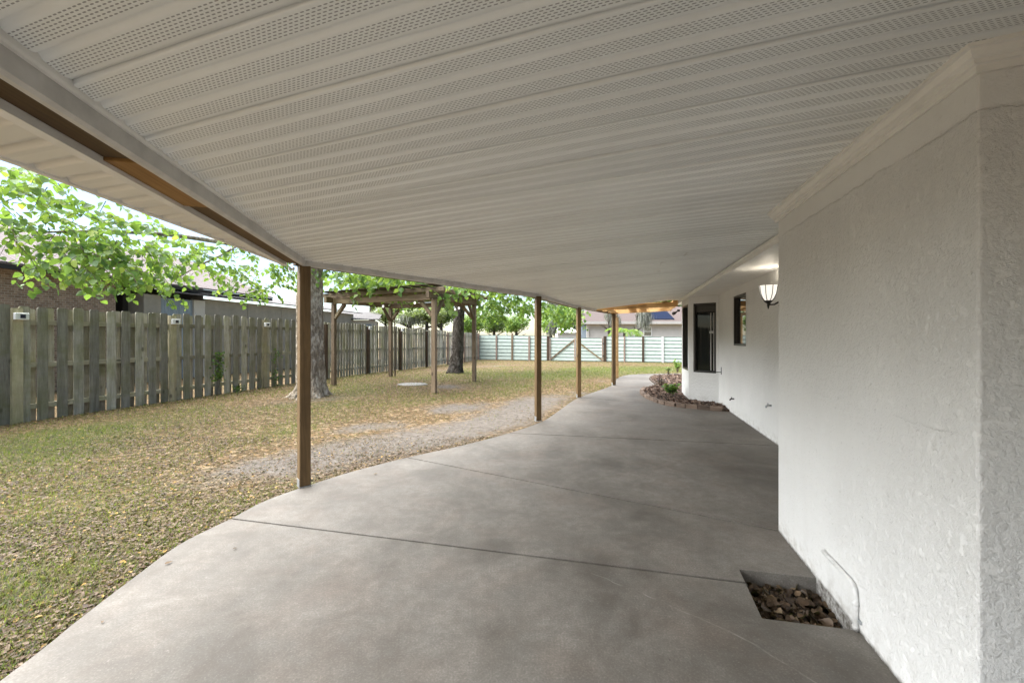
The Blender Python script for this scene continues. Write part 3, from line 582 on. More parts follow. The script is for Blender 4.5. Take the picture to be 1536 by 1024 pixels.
# roof skin above everything
rp = [(p[0]-.02, p[1]) for p in fo]+off(IP, .14)[1:4]+[(2.2,9.9), W2(7.0,-.3), W2(7.0,-1.4), (6.8,-1.8), (6.8,-5.6)]
MB().prism(rp, 2.262, 2.34).build('roof', M_['shingle'], cover)  # unseen rear stretch lengthened to cut light on the patio
MB().prism([W2(-9,-.5), W2(8.3,-.22), W2(9.3,-6.5), W2(-9,-6.5)], 2.36, 2.44).build('roof', M_['shingle'], house)  # carried on behind the camera to darken the right-hand wall face
# posts
def post(x, y, top, size, rot, mat=None):
    p = MB().box(-size/2, size/2, -size/2, size/2, 0.012, top).build('post', mat or M_['post'], cover, Matrix.Translation((x, y, 0)) @ Matrix.Rotation(R(rot), 4, 'Z'), bevel=.004)
    b = MB(); g = size/2+.003
    b.box(-g, g, -g, g, .001, .010); b.box(-g, -g+.003, -g*.8, g*.8, .010, .075); b.box(g-.003, g, -g*.8, g*.8, .010, .075); b.tube([(g, 0, .05), (g+.008, 0, .05)], .008, 6)
    me = b.mesh('post_base', M_['greymetal']); o = bpy.data.objects.new('post_base', me); COL.objects.link(o); o.parent = p
    return p
p1 = post(*gp(456,728.5), 2.0, .092, 41)
post(*gp(807,631), 2.0, .087, 20); post(*gp(868,596), 2.0, .087, 14); post(*gp(920.5,577.5), 2.0, .09, 10); post(*gp(925,567.5), 1.98, .09, 10, M_['rawwood'])
hk = MB().lathe([(.0,0),(.016,0),(.018,.006),(.009,.012),(.006,.03),(.015,.034),(.017,.042),(.0,.046)], Matrix.Translation(Vector((*gp(456,728.5), 1.955)) + Vector((-.062,-.052,0))) @ Matrix.Rotation(R(90),4,'X') @ Matrix.Rotation(R(-41),4,'Y'), 12); hk.build('hook_knob', M_['white'], cover, smooth=True)
# exposed raw lumber bay past the vinyl ceiling
for s in (7.05, 7.5, 7.95, 8.35): beam_obj('rafter', W3(s, Wout(s)+.02, 2.065), W3(s, -.22, 2.13), .04, .12, M_['rawwood'], cover, .003)
for k in (0,1,3,4,6):
    w = -.2+k*.26; beam_obj('roof_board', W3(6.95, w, 2.15+.05-.03*k), W3(8.45, w*.93, 2.14+.05-.03*k), .19, .014, M_['rawply'], cover, .002)
p4 = gp(920.5,577.5); p5 = gp(925,567.5)
beam_obj('header', (p4[0]-.05, p4[1], 2.035), (*W2(8.15,-.2), 2.085), .045, .10, M_['rawwood'], cover, .003); beam_obj('header', (p4[0], p4[1]+.06, 2.04), (p5[0], p5[1], 2.03), .045, .10, M_['rawwood'], cover, .003)
# ------------------------------------------------------------------ things on the wall
def wframe(s, w, z): return Matrix.Translation(W3(s, w, z)) @ Matrix((( D.x, N.x, 0, 0), (D.y, N.y, 0, 0), (0, 0, 1, 0), (0, 0, 0, 1)))   # x along wall, y out of the wall, z up
sl = sw(3.255, 4.79)[0]; LM = wframe(sl, -.816, 1.80)
lamp = thing('wall_lamp', W3(sl, -.816, 1.80), 'lit black wall lantern with frosted tulip shade by the inner corner', 'wall lamp')
MB().lathe([(0,0),(.052,0),(.055,.008),(.04,.018),(.02,.026),(0,.03)], LM @ Matrix.Translation((0,.001,-.02)) @ Matrix.Rotation(R(-90),4,'X'), 16).build('back_plate', M_['black'], lamp, smooth=True)
arm = MB().tube([LM @ Vector(v) for v in ((0,.02,-.02),(0,.06,-.035),(0,.10,-.06),(0,.14,-.062),(0,.165,-.05))], [.012,.011,.010,.010,.012], 8); arm.tube([LM @ Vector(v) for v in ((0,.025,-.05),(0,.03,-.085),(0,.05,-.09),(0,.056,-.07))], .006, 6)
arm.lathe([(0,-.115),(.006,-.112),(.010,-.09),(.016,-.07),(.012,-.055),(.028,-.04),(.045,-.025),(.05,-.012),(.0,-.012)], LM @ Matrix.Translation((0,.165,.0)), 14); arm.build('arm', M_['black'], lamp, smooth=True)
sp = [(.040,-.012),(.062,.02),(.082,.07),(.090,.12),(.092,.15),(.100,.168)]
MB().lathe(sp+[(.097,.168),(.088,.148),(.086,.12),(.078,.072),(.058,.024),(.034,-.008)], LM @ Matrix.Translation((0,.165,0)), 24).build('lamp_shade', M_['lamp'], lamp, smooth=True)
MB().lathe([(0,.02),(.012,.02),(.014,.05),(.026,.085),(.030,.11),(.022,.135),(0,.145)], LM @ Matrix.Translation((0,.165,0)), 12).build('bulb', M_['lampbulb'], lamp, smooth=True)
cg = MB()
for k in range(8):
    a = k*math.pi/4+.2; cg.tube([LM @ Vector((math.cos(a)*(r+.004), .165+math.sin(a)*(r+.004), z)) for r, z in sp], .0042, 5)
cg.build('cage', M_['black'], lamp, smooth=True)
slm = wframe(7.0, -.20, 1.945)
sec = thing('security_light', W3(7.0, -.2, 1.945), 'small twin head security light under the far eave corner', 'light')
MB().box(-.03,.03,-.06,.0,.0,.05, slm).build('mount', M_['black'], sec, bevel=.006)
for sx in (-1, 1): MB().tube([slm @ Vector((sx*.02,.0,.01)), slm @ Vector((sx*.05,.02,-.01)), slm @ Vector((sx*.07,.05,-.03)), slm @ Vector((sx*.09,.09,-.045))], [.012,.014,.03,.038], 10).build('lamp_head', M_['black'], sec, smooth=True)
def tap(s, z, label, mat, cat='tap'):
    m = wframe(s, -.816, z) @ Matrix.Scale(.68, 4); t_ = thing('hose_tap', W3(s, -.816, z), label, cat)
    MB().lathe([(0,0),(.024,0),(.024,.006),(.010,.008)], m @ Matrix.Translation((0,.001,0)) @ Matrix.Rotation(R(-90),4,'X'), 10).tube([m @ Vector(v) for v in ((0,.005,0),(0,.06,0),(0,.085,-.012),(0,.095,-.045))], [.011,.012,.013,.012], 8).build('spout', mat, t_, smooth=True)
    MB().tube([m @ Vector(v) for v in ((0,.06,.005),(0,.06,.035))], .006, 6).box(-.03,.03,.052,.068,.034,.042, m).build('handle', mat, t_)
s_t = sw(*gp(1100,600,.0))[0]
def wall_s(px):  # s on the recessed wall for a picture column
    k = (px-CX)/F; c = W2(0,-.816); return (k*c[1]-c[0])/(D.x-k*D.y)
for px, py, lab, mt in ((1101,598,'small dark garden tap on the recessed wall near the flower bed','black'),(1157,608,'small weathered pipe stub on the recessed wall nearer the front corner','greymetal')):
    s = wall_s(px); yy = W2(s,-.816)[1]; tap(s, HC+(CY-py)/F*yy, lab, M_[mt])
s = wall_s(1082); yy = W2(s,-.816)[1]; zz = HC-53/F*yy; bm_ = wframe(s, -.816, zz)
br = thing('wall_bracket', W3(s,-.816,zz), 'thin black metal bracket on the wall beside the bay window', 'bracket')
MB().tube([bm_ @ Vector((-.02,.004,0)), bm_ @ Vector((.02,.16,0)), bm_ @ Vector((.10,.36,0))], .007, 6).build('rod', M_['black'], br); MB().box(-.028,-.012,.001,.012,-.045,.10, bm_).build('plate', M_['black'], br)
# conduit beside the pit
cs0, cs1 = sw(*gp(1235,820,.216))[0], sw(*pit[2])[0]-.01
cs0 = -.68
con = thing('conduit_pipe', W3(cs1, 0, 0), 'white painted conduit bent down the stucco wall by the square hole', 'pipe')
zc = .205; MB().tube([W3(cs0,-.012,zc), W3(cs0,.010,zc), W3(cs1+.05,.010,zc), W3(cs1+.02,.010,zc-.006), W3(cs1+.006,.010,zc-.02), W3(cs1,.010,zc-.05), W3(cs1,.010,-.10)], .0115, 10).build('pipe', M_['stucco'], con, smooth=True)
for z0, z1 in ((.115,.135),(.0,.02)): MB().tube([W3(cs1,.010,z0), W3(cs1,.010,z1)], .0145, 10).build('coupling', M_['stucco'], con, smooth=True)
MB().box(-.03,.03,.0,.006,.045,.06, wframe(cs1,.001,0)).build('clamp', M_['greymetal'], con)
# ------------------------------------------------------------------ flower bed
hb = [W2(sw(*bed[0])[0],-.83), W2(5.55,-.83), W2(5.9,-.3), W2(7.02,-.3), W2(7.3,-.87), W2(9.0,-.87), (bed[-1][0]+.2, bed[-1][1])]
bedpoly = bed + hb[::-1]
tag(MB().prism(shrink(bedpoly,-.0), -.1, .035).build('flower_bed', M_['soil']), kind='structure')
n = 4200; x = rng.uniform(2.9, 6.5, n*4); y = rng.uniform(7, 14.5, n*4); k = inpoly(x, y, shrink(bedpoly, .05)); x, y = x[k][:n], y[k][:n]; n = len(x)
a = rng.uniform(0, 6.28, n); ax = np.stack([np.cos(a), np.sin(a), rng.uniform(-.5,.5,n)], 1); nm = unit(np.stack([rng.normal(0,.6,n), rng.normal(0,.6,n), np.ones(n)], 1))
tag(obj_from('mulch', leaf_mesh('mulch', np.stack([x, y, rng.uniform(.035,.065,n)], 1), ax, nm, rng.uniform(.03,.07,n), M_['mulch'], SLIM, .6)), 'reddish brown bark mulch over the flower bed', 'mulch', kind='stuff')
acc = [0]; 
for i in range(1, len(bed)): acc.append(acc[-1]+math.dist(bed[i], bed[i-1]))
def along(d):
    i = max(1, min(len(acc)-1, int(np.searchsorted(acc, d)))); t = (d-acc[i-1])/max(1e-6, acc[i]-acc[i-1]); a, b = Vector(bed[i-1]), Vector(bed[i]); return a.lerp(b, t), (b-a).normalized()
ordn = ['first','second','third','fourth','fifth','sixth','seventh','eighth','ninth','tenth','eleventh','twelfth','thirteenth','fourteenth','fifteenth','sixteenth','seventeenth']
lim = acc[7*5]; d = .1; k = 0
while d < lim and k < 17:
    L_ = random.uniform(.17,.23); p, t_ = along(d+L_/2); ang = math.atan2(t_.y, t_.x)
    bm = bmesh.new(); bmesh.ops.create_cube(bm, size=1); bmesh.ops.subdivide_edges(bm, edges=bm.edges[:], cuts=2, use_grid_fill=True)
    for v in bm.verts: v.co = Vector((v.co.x*(L_-.012), v.co.y*.085, v.co.z*random.uniform(.072,.078)+.036)) + Vector([random.gauss(0,.0035) for _ in range(3)])
    me = bpy.data.meshes.new('edging_stone'); bm.to_mesh(me); bm.free(); me.materials.append(M_['edging'])
    o = bpy.data.objects.new('edging_stone', me); COL.objects.link(o); o.location = (p.x, p.y, .0); o.rotation_euler = (random.gauss(0,.03), random.gauss(0,.03), ang+random.gauss(0,.04))
    tag(o, f'brown edging stone of the flower bed, {ordn[k]} along its border counted from the house wall', 'edging stone', 'edging stones round the flower bed'); d += L_; k += 1
def bush(name, loc, h, r, n, size, mat, label, cat, stems=8, shape=LEAF, group=None, flat=.25, stemmat='twig'):
    t_ = thing(name, loc, label, cat, group); loc = Vector(loc); m = MB(); pos = []; ax = []; nm = []
    for i in range(stems):
        a = random.uniform(0, 6.28); rr = r*random.uniform(.3,1); tip = loc+Vector((math.cos(a)*rr, math.sin(a)*rr, h*random.uniform(.55,1))); mid = loc.lerp(tip,.5)+Vector((0,0,h*.12)); m.tube([loc+Vector((math.cos(a)*.02,math.sin(a)*.02,0)), mid, tip], [.007,.005,.003], 5)
        for q in range(max(1, n//stems)):
            f = random.uniform(.35,1.05); p = (loc.lerp(mid, f*2) if f < .5 else mid.lerp(tip, f*2-1)); b = random.uniform(0,6.28); dv = Vector((math.cos(b), math.sin(b), random.uniform(-.4,.6))); pos.append(p+dv*random.uniform(0,.03)*h*3); ax.append(dv); nm.append((random.gauss(0,.4), random.gauss(0,.4), 1))
    m.build('stem', M_[stemmat], t_); pos = np.array([tuple(p) for p in pos])
    obj_from('foliage', leaf_mesh('foliage', pos-np.array(tuple(loc)), np.array([tuple(p) for p in ax]), unit(np.array(nm)), rng.uniform(.7,1.25,len(pos))*size, M_[mat], shape, .4), t_, Matrix.Translation(loc))
    return t_
bush('leafy_plant', (*gp(1007,598), .04), .30, .17, 90, .10, 'leaf_near', 'low broad leaved green plant growing in the mulch by the bay corner', 'plant', 12)
bush('dark_plant', (*gp(991,582), .04), .22, .12, 40, .09, 'purple', 'dark purple strappy plant at the bend of the flower bed', 'plant', 9, SLIM*np.array([.6,1.4,1]))
bush('yellow_shrub', (*gp(1016,558), .0), .45, .28, 240, .055, 'leaf_mid', 'small yellow green shrub beyond the bay at the far bed', 'shrub', 14)
bush('straw_shrub', (*gp(1003,561), .0), .30, .28, 160, .06, 'leaf_pale', 'low pale dry shrub left of the yellow green shrub', 'shrub', 12, SLIM)
# ------------------------------------------------------------------ wooden fence
FD = Vector((.266, 1, 0)).normalized(); FN = Vector((1, -.266, 0)).normalized(); FY0 = 6.4
def FP(Y): return Vector((-7.98+.266*(Y-FY0), Y, 0))
fence = thing('picket_fence', FP(6.4)+Vector((0,0,-.03)), 'long weathered wooden shadowbox fence along the left of the lawn', 'fence')
posts_y = [1.94, 4.17, 6.40, 8.63, 10.87, 13.1, 15.32, 17.6, 20.0, 22.45, 24.9, 27.4]
def picket(m, x, y, w, h, th, z0):
    ln = random.gauss(0, .005)
    c = .022; prof = [(x-w/2, z0-.06), (x+w/2, z0-.06), (x+w/2, h-c), (x+w/2-c*.35, h-c*.3), (x+w/2-c, h), (x-w/2+c, h), (x-w/2+c*.35, h-c*.3), (x-w/2, h-c)]; n = 8
    m.add([(a+ln*b/h, y, b) for a, b in prof]+[(a+ln*b/h, y+th, b) for a, b in prof], [tuple(range(n-1,-1,-1)), tuple(range(n, 2*n))]+[(i, (i+1)%n, n+(i+1)%n, n+i) for i in range(n)])
def panel_mesh(L, pitch, w, both, H=1.88, seed=0):
    r = random.Random(seed); m = MB(); n = int(L/pitch)
    for i in range(n+1):
        x = .02+w/2+i*pitch
        if x > L: break
        picket(m, x+r.gauss(0,.006), -.062+r.uniform(0,.004), w*r.uniform(.94,1.03), H+r.gauss(0,.011), .017, .035+r.uniform(0,.03))
        if both and x+pitch/2 < L: picket(m, x+pitch/2+r.gauss(0,.006), .024, w*r.uniform(.95,1.03), H-.02+r.gauss(0,.012), .017, .04)
    return m
# local axes of the fence: x along FD, y towards back (away from the lawn)
def FM(Y, dz=0): 
    p = FP(Y); return Matrix.Translation((p.x, p.y, float(gz(p.x, p.y))+dz)) @ Matrix(((FD.x, -FN.x, 0, 0), (FD.y, -FN.y, 0, 0), (0, 0, 1, 0), (0, 0, 0, 1)))
near_me = [panel_mesh(2.29, .232, .137, True, 1.89, k).mesh('picket_panel', M_['picket']) for k in range(3)]
far_me = [panel_mesh(2.30, .152, .112, False, 1.86, 10+k).mesh('picket_panel', M_['picket']) for k in range(2)]+[panel_mesh(2.30, .15, .105, False, 1.84, 20+k).mesh('picket_panel', M_['palepicket']) for k in range(2)]
rail_me = MB().box(0, 2.3, -.045, .024, -.04, .04).mesh('rail', M_['rail'])
post_me = MB().box(-.06,.06,-.115,-.012,-.05,1.84).mesh('post', M_['fencepost']); dpost_me = MB().box(-.055,.055,-.16,-.065,-.05,1.80).mesh('post', M_['darkpost']); ppost_me = MB().box(-.055,.055,-.16,-.065,-.05,1.78).mesh('post', M_['pinkpost'])
for i, Y in enumerate(posts_y):
    pm = post_me if Y < 13 else (ppost_me if Y > 21.5 else dpost_me)
    o = bpy.data.objects.new('post', pm); link(o, fence, FM(Y))
    if i == len(posts_y)-1: break
    sc = (posts_y[i+1]-Y)/2.23
    if Y < 13: me = near_me[i % 3]
    else: me = far_me[(i % 2)+(2 if Y > 19 else 0)]
    o = bpy.data.objects.new('picket_panel', me); link(o, fence, FM(Y, random.gauss(0,.008)) @ Matrix.Diagonal((sc, 1, 1, 1)))
    for z in (.24, .92, 1.62):
        o = bpy.data.objects.new('rail', rail_me); link(o, fence, FM(Y, z) @ Matrix.Translation((.005, 0, 0)) @ Matrix.Diagonal((sc, 1 if Y < 13 else .7, 1, 1)))
sol = ['white solar light on the fence post at the left end of view','white solar light on the fence post below the blue grey shed door','white solar light on the fence post below the plain grey shed wall','white solar light on the first dark fence post past the mottled tree','white solar light on the dark fence post behind the pergola middle']
for k, Y in enumerate((6.4, 8.63, 10.87, 15.32, 17.6)):
    m = FM(Y, 1.70 if Y < 13 else 1.74); y0 = -.117 if Y < 13 else -.162; s_ = thing('solar_light', m @ Vector((.03, y0, 0)), sol[k], 'solar light', 'solar lights on the fence posts')
    MB().box(-.055,.105,y0-.055,y0,-.045,.065, m).build('housing', M_['white'], s_, bevel=.006); MB().box(.002,.062,y0-.059,y0-.054,-.02,.042, m).build('solar_cell', M_['solar'], s_)
# climbers on the fence
def climber(px, py0, py1, Yf, n, label):
    p0 = FM(Yf, 0) @ Vector((0,-.09,.05)); t_ = thing('climbing_plant', p0, label, 'climber'); loc = Vector(p0); h0 = HC+(CY-py1)/F*Yf; h1 = HC+(CY-py0)/F*Yf
    m = MB(); q = [loc+Vector((0,0,-.08))]+[FM(Yf, z) @ Vector((random.gauss(0,.04),-.09,0)) for z in np.linspace(.1, h1+.0, 6)]; m.tube(q, .005, 5); m.build('stem', M_['twig'], t_)
    zz = rng.uniform(h0, h1, n); pos = np.array([tuple(FM(Yf, 0) @ Vector((random.gauss(0,.07), -.09-random.random()*.06, z_))) for z_ in zz]); a = rng.uniform(0,6.28,n)
    ax = np.stack([np.cos(a)*.6, np.sin(a)*.4, -rng.random(n)], 1); nm = unit(np.tile(np.array(tuple(FN)), (n,1))+rng.normal(0,.5,(n,3)))
    obj_from('foliage', leaf_mesh('foliage', pos-np.array(tuple(loc)), ax, nm, rng.uniform(.03,.07,n), M_['leaf_far'], LEAF), t_, Matrix.Translation(loc))
climber(315, 525, 568, 9.6, 160, 'dark green fern like climber on the fence below the shed wall'); climber(390, 520, 585, 11.2, 90, 'thin green climber on the fence just left of the nearest post')
climber(345, 575, 590, 10.1, 60, 'small green weed clump at the foot of the fence')
climber(666, 510, 545, 20.9, 120, 'sparse green climber on the far pale fence by the dark trunk')
# ------------------------------------------------------------------ mint metal fence and gate
C0 = Vector((-2.37, 27.5, 0)); BD = Vector((1, -.266, 0)).normalized(); BNv = Vector((-.266, -1, 0)).normalized()
def BM(t_, dz=0):
    p = C0+BD*t_; return Matrix.Translation((p.x, p.y, float(gz(p.x, p.y))+dz)) @ Matrix(((BD.x, -BNv.x, 0, 0), (BD.y, -BNv.y, 0, 0), (0, 0, 1, 0), (0, 0, 0, 1)))   # y away from the lawn
def tpx(px): k = (px-CX)/F; return (k*C0.y-C0.x)/(BD.x-k*BD.y)
mf = thing('metal_fence', C0+Vector((0,0,-.22)), 'pale mint corrugated metal fence across the back of the lawn', 'fence'); gate = None
def sheet(t0, t1, H0, H1, parent, name='metal_sheet'):
    m = MB(); L_ = t1-t0; nb = 7; vs = []; 
    rows = []
    for k in range(nb):
        z0, z1 = k/nb, (k+1)/nb; rows += [(z0,0),(z0+.012,-.0),(z0+.02,-.016),(z1-.012,-.016),(z1-.004,0)]
    rows.append((1,0))
    for j, t_ in enumerate((t0, t1)):
        H = H0 if j == 0 else H1; Mx = BM(t_, .03)
        for (f, y) in rows: vs.append(Mx @ Vector((0, y, f*H)))
    n = len(rows); m.add(vs, [(i, n+i, n+i+1, i+1) for i in range(n-1)])
    o = m.build(name, M_['mint'], parent); sm = o.modifiers.new('thick','SOLIDIFY'); sm.thickness = .004
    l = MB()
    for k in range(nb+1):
        p0 = BM(t0, .03) @ Vector((0,-.020, k/nb*H0)); p1 = BM(t1, .03) @ Vector((0,-.020, k/nb*H1)); l.beam(p0, p1, .008, .034)  # dark strips, the shade along each rib put into their colour
    l.build('rib_line', M_['mintline'], o if False else parent)
    return o
HL = lambda t_: 1.66-.011*t_
g0, g1 = tpx(822.5), tpx(906.5); bounds = [0, tpx(768.5), g0-.05, None, g1+.05, tpx(964.5), tpx(1030), tpx(1030)+3, tpx(1030)+6]
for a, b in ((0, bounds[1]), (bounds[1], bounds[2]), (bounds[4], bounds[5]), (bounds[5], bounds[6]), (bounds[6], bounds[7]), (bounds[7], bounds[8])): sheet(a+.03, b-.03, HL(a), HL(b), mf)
def bpost(t_, w, H, mat, parent, y=-.08, ball=False):
    o = MB().box(-w/2, w/2, y, y+w, -.05, H).build('post', M_[mat], parent, BM(t_), bevel=.004)
    if ball: 
        c = MB().lathe([(0,.0),(.05,.0),(.07,.05),(.06,.10),(0,.13)], Matrix.Translation((0,y+w/2,H)), 10).mesh('post_cap', M_['pinkpost'], True); q = bpy.data.objects.new('post_cap', c); COL.objects.link(q); q.parent = o
    return o
bpost(.02, .16, 1.82, 'post', mf); bpost(tpx(745), .10, 1.66, 'pinkpost', mf); bpost(tpx(768.5), .12, 1.72, 'pergola', mf, ball=True); bpost(tpx(794), .12, 1.62, 'pinkpost', mf); bpost(tpx(936.5), .09, 1.60, 'pinkpost', mf); bpost(tpx(964.5), .12, 1.60, 'darkpost', mf); bpost(tpx(994), .12, 1.58, 'whitemetal', mf)
bpost(tpx(1030), .12, 1.56, 'darkpost', mf)
bpost(g0-.02, .15, 1.62, 'darkpost', mf); bpost(g1+.04, .17, 1.62, 'darkpost', mf)
gm = (g0+g1)/2; gate = thing('double_gate', C0+BD*gm+Vector((0,0,-.2)), 'mint metal double gate with two diagonal wooden braces in the back fence', 'gate')
for a, b, pa in ((g0+.07, gm-.02, 1), (gm+.02, g1-.06, -1)):
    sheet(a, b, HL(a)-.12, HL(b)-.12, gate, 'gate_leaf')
    z0, z1 = .08, 1.40
    A, B_ = (BM(a, z0), BM(b, z1)) if pa > 0 else (BM(a, z1-.1), BM(b, z0))
    beam_obj('brace', A @ Vector((.05,-.06,0)), B_ @ Vector((-.05,-.06,0)), .035, .085, M_['pergola_beam'], gate, .003)
    for t_ in (a+.05, b-.05): beam_obj('gate_stile', BM(t_, .03) @ Vector((0,-.055,0)), BM(t_, 1.5) @ Vector((0,-.055,0)), .06, .07, M_['pinkpost'], gate, .003, up=(0,1,0))
for z in (.35, 1.15): MB().box(-.10,.02,-.10,-.085,z-.03,z+.03).build('hinge', M_['black'], gate, BM(g1-.02))
# ------------------------------------------------------------------ pergola
pa, pb, pc, pd = gp(501,578,-.04), gp(586,564.5,-.05), gp(651.3,589.5,-.04), gp(711.3,572.5,-.05)
PB = Vector((*pa, 0)); per = thing('pergola', PB, 'weathered wooden pergola with knee braces standing on the lawn', 'pergola')
ht = {0: 2.30, 1: 2.36, 2: 2.28, 3: 2.34}; cs = [Vector((*p, 0)) for p in (pa, pb, pc, pd)]
ey = ((cs[1]-cs[0])+(cs[3]-cs[2])).normalized(); ex = ((cs[2]-cs[0])+(cs[3]-cs[1])).normalized()
rotp = math.atan2(ey.y, ey.x)-math.pi/2
for k, c in enumerate(cs): MB().box(-.055,.055,-.055,.055,-.08,ht[k]).build('post', M_['pergola'], per, Matrix.Translation(c) @ Matrix.Rotation(rotp, 4, 'Z'), bevel=.005)
def brace(k, d):
    c = cs[k]+Vector((0,0,ht[k])); beam_obj('knee_brace', c+Vector((0,0,-.42))+d*.05, c+d*.46+Vector((0,0,.0)), .07, .085, M_['pergola_beam'], per, .004)
for k, d in ((0, ex), (0, ey), (1, ex), (1, -ey), (2, -ex), (2, ey), (3, -ex), (3, -ey)): brace(k, d)
for a, b in ((0, 1), (2, 3)):
    p0 = cs[a]+Vector((0,0,ht[a]+.085)); p1 = cs[b]+Vector((0,0,ht[b]+.085)); d = (p1-p0).normalized(); beam_obj('beam', p0-d*.35, p1+d*.45, .09, .16, M_['pergola_beam'], per, .006)
for a, b in ((0, 2), (1, 3)):
    p0 = cs[a]+Vector((0,0,ht[a]+.05)); p1 = cs[b]+Vector((0,0,ht[b]+.05)); d = (p1-p0).normalized(); s_ = .055; beam_obj('beam', p0+d*.06-ey*.08, p1-d*.06-ey*.08, .05, .15, M_['pergola_beam'], per, .006)
for k in range(9):
    f = -.08+k*.145; p0 = cs[0].lerp(cs[1], f)+Vector((0,0,2.30+.06*f+.215)); p1 = cs[2].lerp(cs[3], f)+Vector((0,0,2.28+.06*f+.215)); d = (p1-p0).normalized(); beam_obj('rafter', p0-d*.42, p1+d*.42, .045, .10, M_['pergola_beam'], per, .005)
for k in range(13):
    f = -.03+k*.0875; p0 = cs[0].lerp(cs[2], f)+Vector((0,0,2.605)); p1 = cs[1].lerp(cs[3], f)+Vector((0,0,2.665)); d = (p1-p0).normalized(); beam_obj('roof_board', p0-d*.42, p1+d*.42, .20, .02, M_['pergola_deck'], per, .003)
ls = thing('string_lights', cs[2]+Vector((0,0,2.2)), 'string of small round white bulbs hung under the pergola roof', 'string lights')
cp = []
for a, b in ((0, 2), (2, 3), (3, 1)):
    for k in range(7):
        t_ = k/6; cp.append(cs[a].lerp(cs[b], t_)+(Vector((cs[0]+cs[3])/2)-cs[a].lerp(cs[b], t_)).normalized()*.12+Vector((0,0,2.30-.10*math.sin(math.pi*t_))))
MB().tube(cp, .004, 4).build('cord', M_['black'], ls)
for p in cp[1::2]:
    MB().lathe([(.0,0),(.012,0),(.022,-.02),(.026,-.038),(.018,-.058),(0,-.064)], Matrix.Translation(p), 8).build('bulb', M_['bulb'], ls, smooth=True)
# vine over the pergola
def spray_points(c, r, n_tw, n_leaf, tw_len, droop, seed, flat=1):
    """twigs inside an ellipsoid, leaves along each: returns pos, axis, normal, twig polylines"""
    g = np.random.default_rng(seed); pos = []; ax = []; nm = []; tw = []
    for i in range(n_tw):
        v = g.normal(size=3); v /= np.linalg.norm(v); v *= g.random()**.45; p = np.array(c)+v*np.array(r); b = g.uniform(0, 6.28)
        d = unit(v*np.array([.6,.6,.3])+np.array([math.cos(b)*.7, math.sin(b)*.7, g.uniform(-.5,.3)])); pts = [p.copy()]; q = p.copy(); L_ = tw_len*g.uniform(.6,1.3)
        for k in range(4): q = q+d*L_/4; d = unit(d+np.array([0,0,-droop])); pts.append(q.copy())
        tw.append(pts); sd = np.cross(d, [0,0,1]); sd = unit(sd) if np.linalg.norm(sd) > 1e-3 else np.array([1.,0,0])
        for k in range(n_leaf):
            f = (k+.6)/n_leaf*4; j = min(3, int(f)); pp = pts[j]+(pts[j+1]-pts[j])*(f-j); s_ = (1 if k % 2 else -1)
            pos.append(pp+sd*s_*.015); ax.append(unit(d*.5+sd*s_*g.uniform(.4,1.1)+np.array([0,0,g.uniform(-1.0,.1)])+g.normal(0,.25,3))); nm.append(unit(np.array([g.normal(0,.55), g.normal(0,.55), 1.0])))
    return pos, ax, nm, tw
def foliage(parent, parts, size, mat, loc, name='foliage', tw_mat='twig', shape=LEAF, tw_r=.004):
    pos = []; ax = []; nm = []; m = MB()
    for p, a, n_, tw in parts:
        pos += p; ax += a; nm += n_
        for t_ in tw: m.tube([Vector(tuple(q)) for q in (t_[0], t_[2], t_[4])], [tw_r*1.4, tw_r, tw_r*.5], 3, False)
    loc = Vector(loc); pos = np.array(pos)-np.array(tuple(loc))
    o = obj_from(name, leaf_mesh(name, pos, np.array(ax), np.array(nm), rng.uniform(.65,1.25,len(pos))*size, M_[mat], shape, .35), parent, Matrix.Translation(loc))
    tag(m.build('twig', M_[tw_mat], parent), kind='stuff')
    return o
vine = thing('climbing_vine', cs[1]+Vector((.1,.1,-.05)), 'bright green vine sprawling over the top of the pergola', 'vine')
VB = cs[1]+Vector((.12,.12,0)); MB().tube([VB+Vector((0,0,-.08)), VB+Vector((.02,0,1)), VB+Vector((-.02,.02,1.9)), VB+Vector((.1,-.1,2.75)), (cs[0]+cs[3])/2+Vector((0,0,2.72)), cs[2]+Vector((0,0,2.72))], [.025,.022,.02,.018,.014,.01], 7).build('stem', M_['twig'], vine)
pcx = (cs[0]+cs[1]+cs[2]+cs[3])/4; vp = []
for k, (c, r, nt) in enumerate((((cs[0]*.7+cs[2]*.3), (1.0,.6,.22), 52), ((cs[0]*.3+cs[2]*.7), (.7,.5,.18), 30), (pcx, (1.5,1.5,.25), 60), (cs[2]+Vector((.1,.3,0)), (.45,.45,.28), 16), (cs[3]*.6+cs[2]*.4, (.6,.6,.25), 22), (cs[3]+Vector((.1,0,0)), (.5,.5,.28), 26))): vp.append(spray_points((c.x, c.y, 2.88 if k not in (3,) else 2.6), r, nt, 7, .55, .28, 40+k))
foliage(vine, vp, .135, 'leaf_mid', cs[1]+Vector((.1,.1,-.05)))
tag(MB().lathe([(0,.0),(.42,.0),(.44,.012),(.40,.028),(0,.03)], Matrix.Translation((*gp(619,577,-.05),-.045)) @ Matrix.Diagonal((1,.8,1,1)), 18).build('paving_stone', M_['palestone'], smooth=False), 'flat pale round paving stone in the lawn near the pergola', 'paving stone')
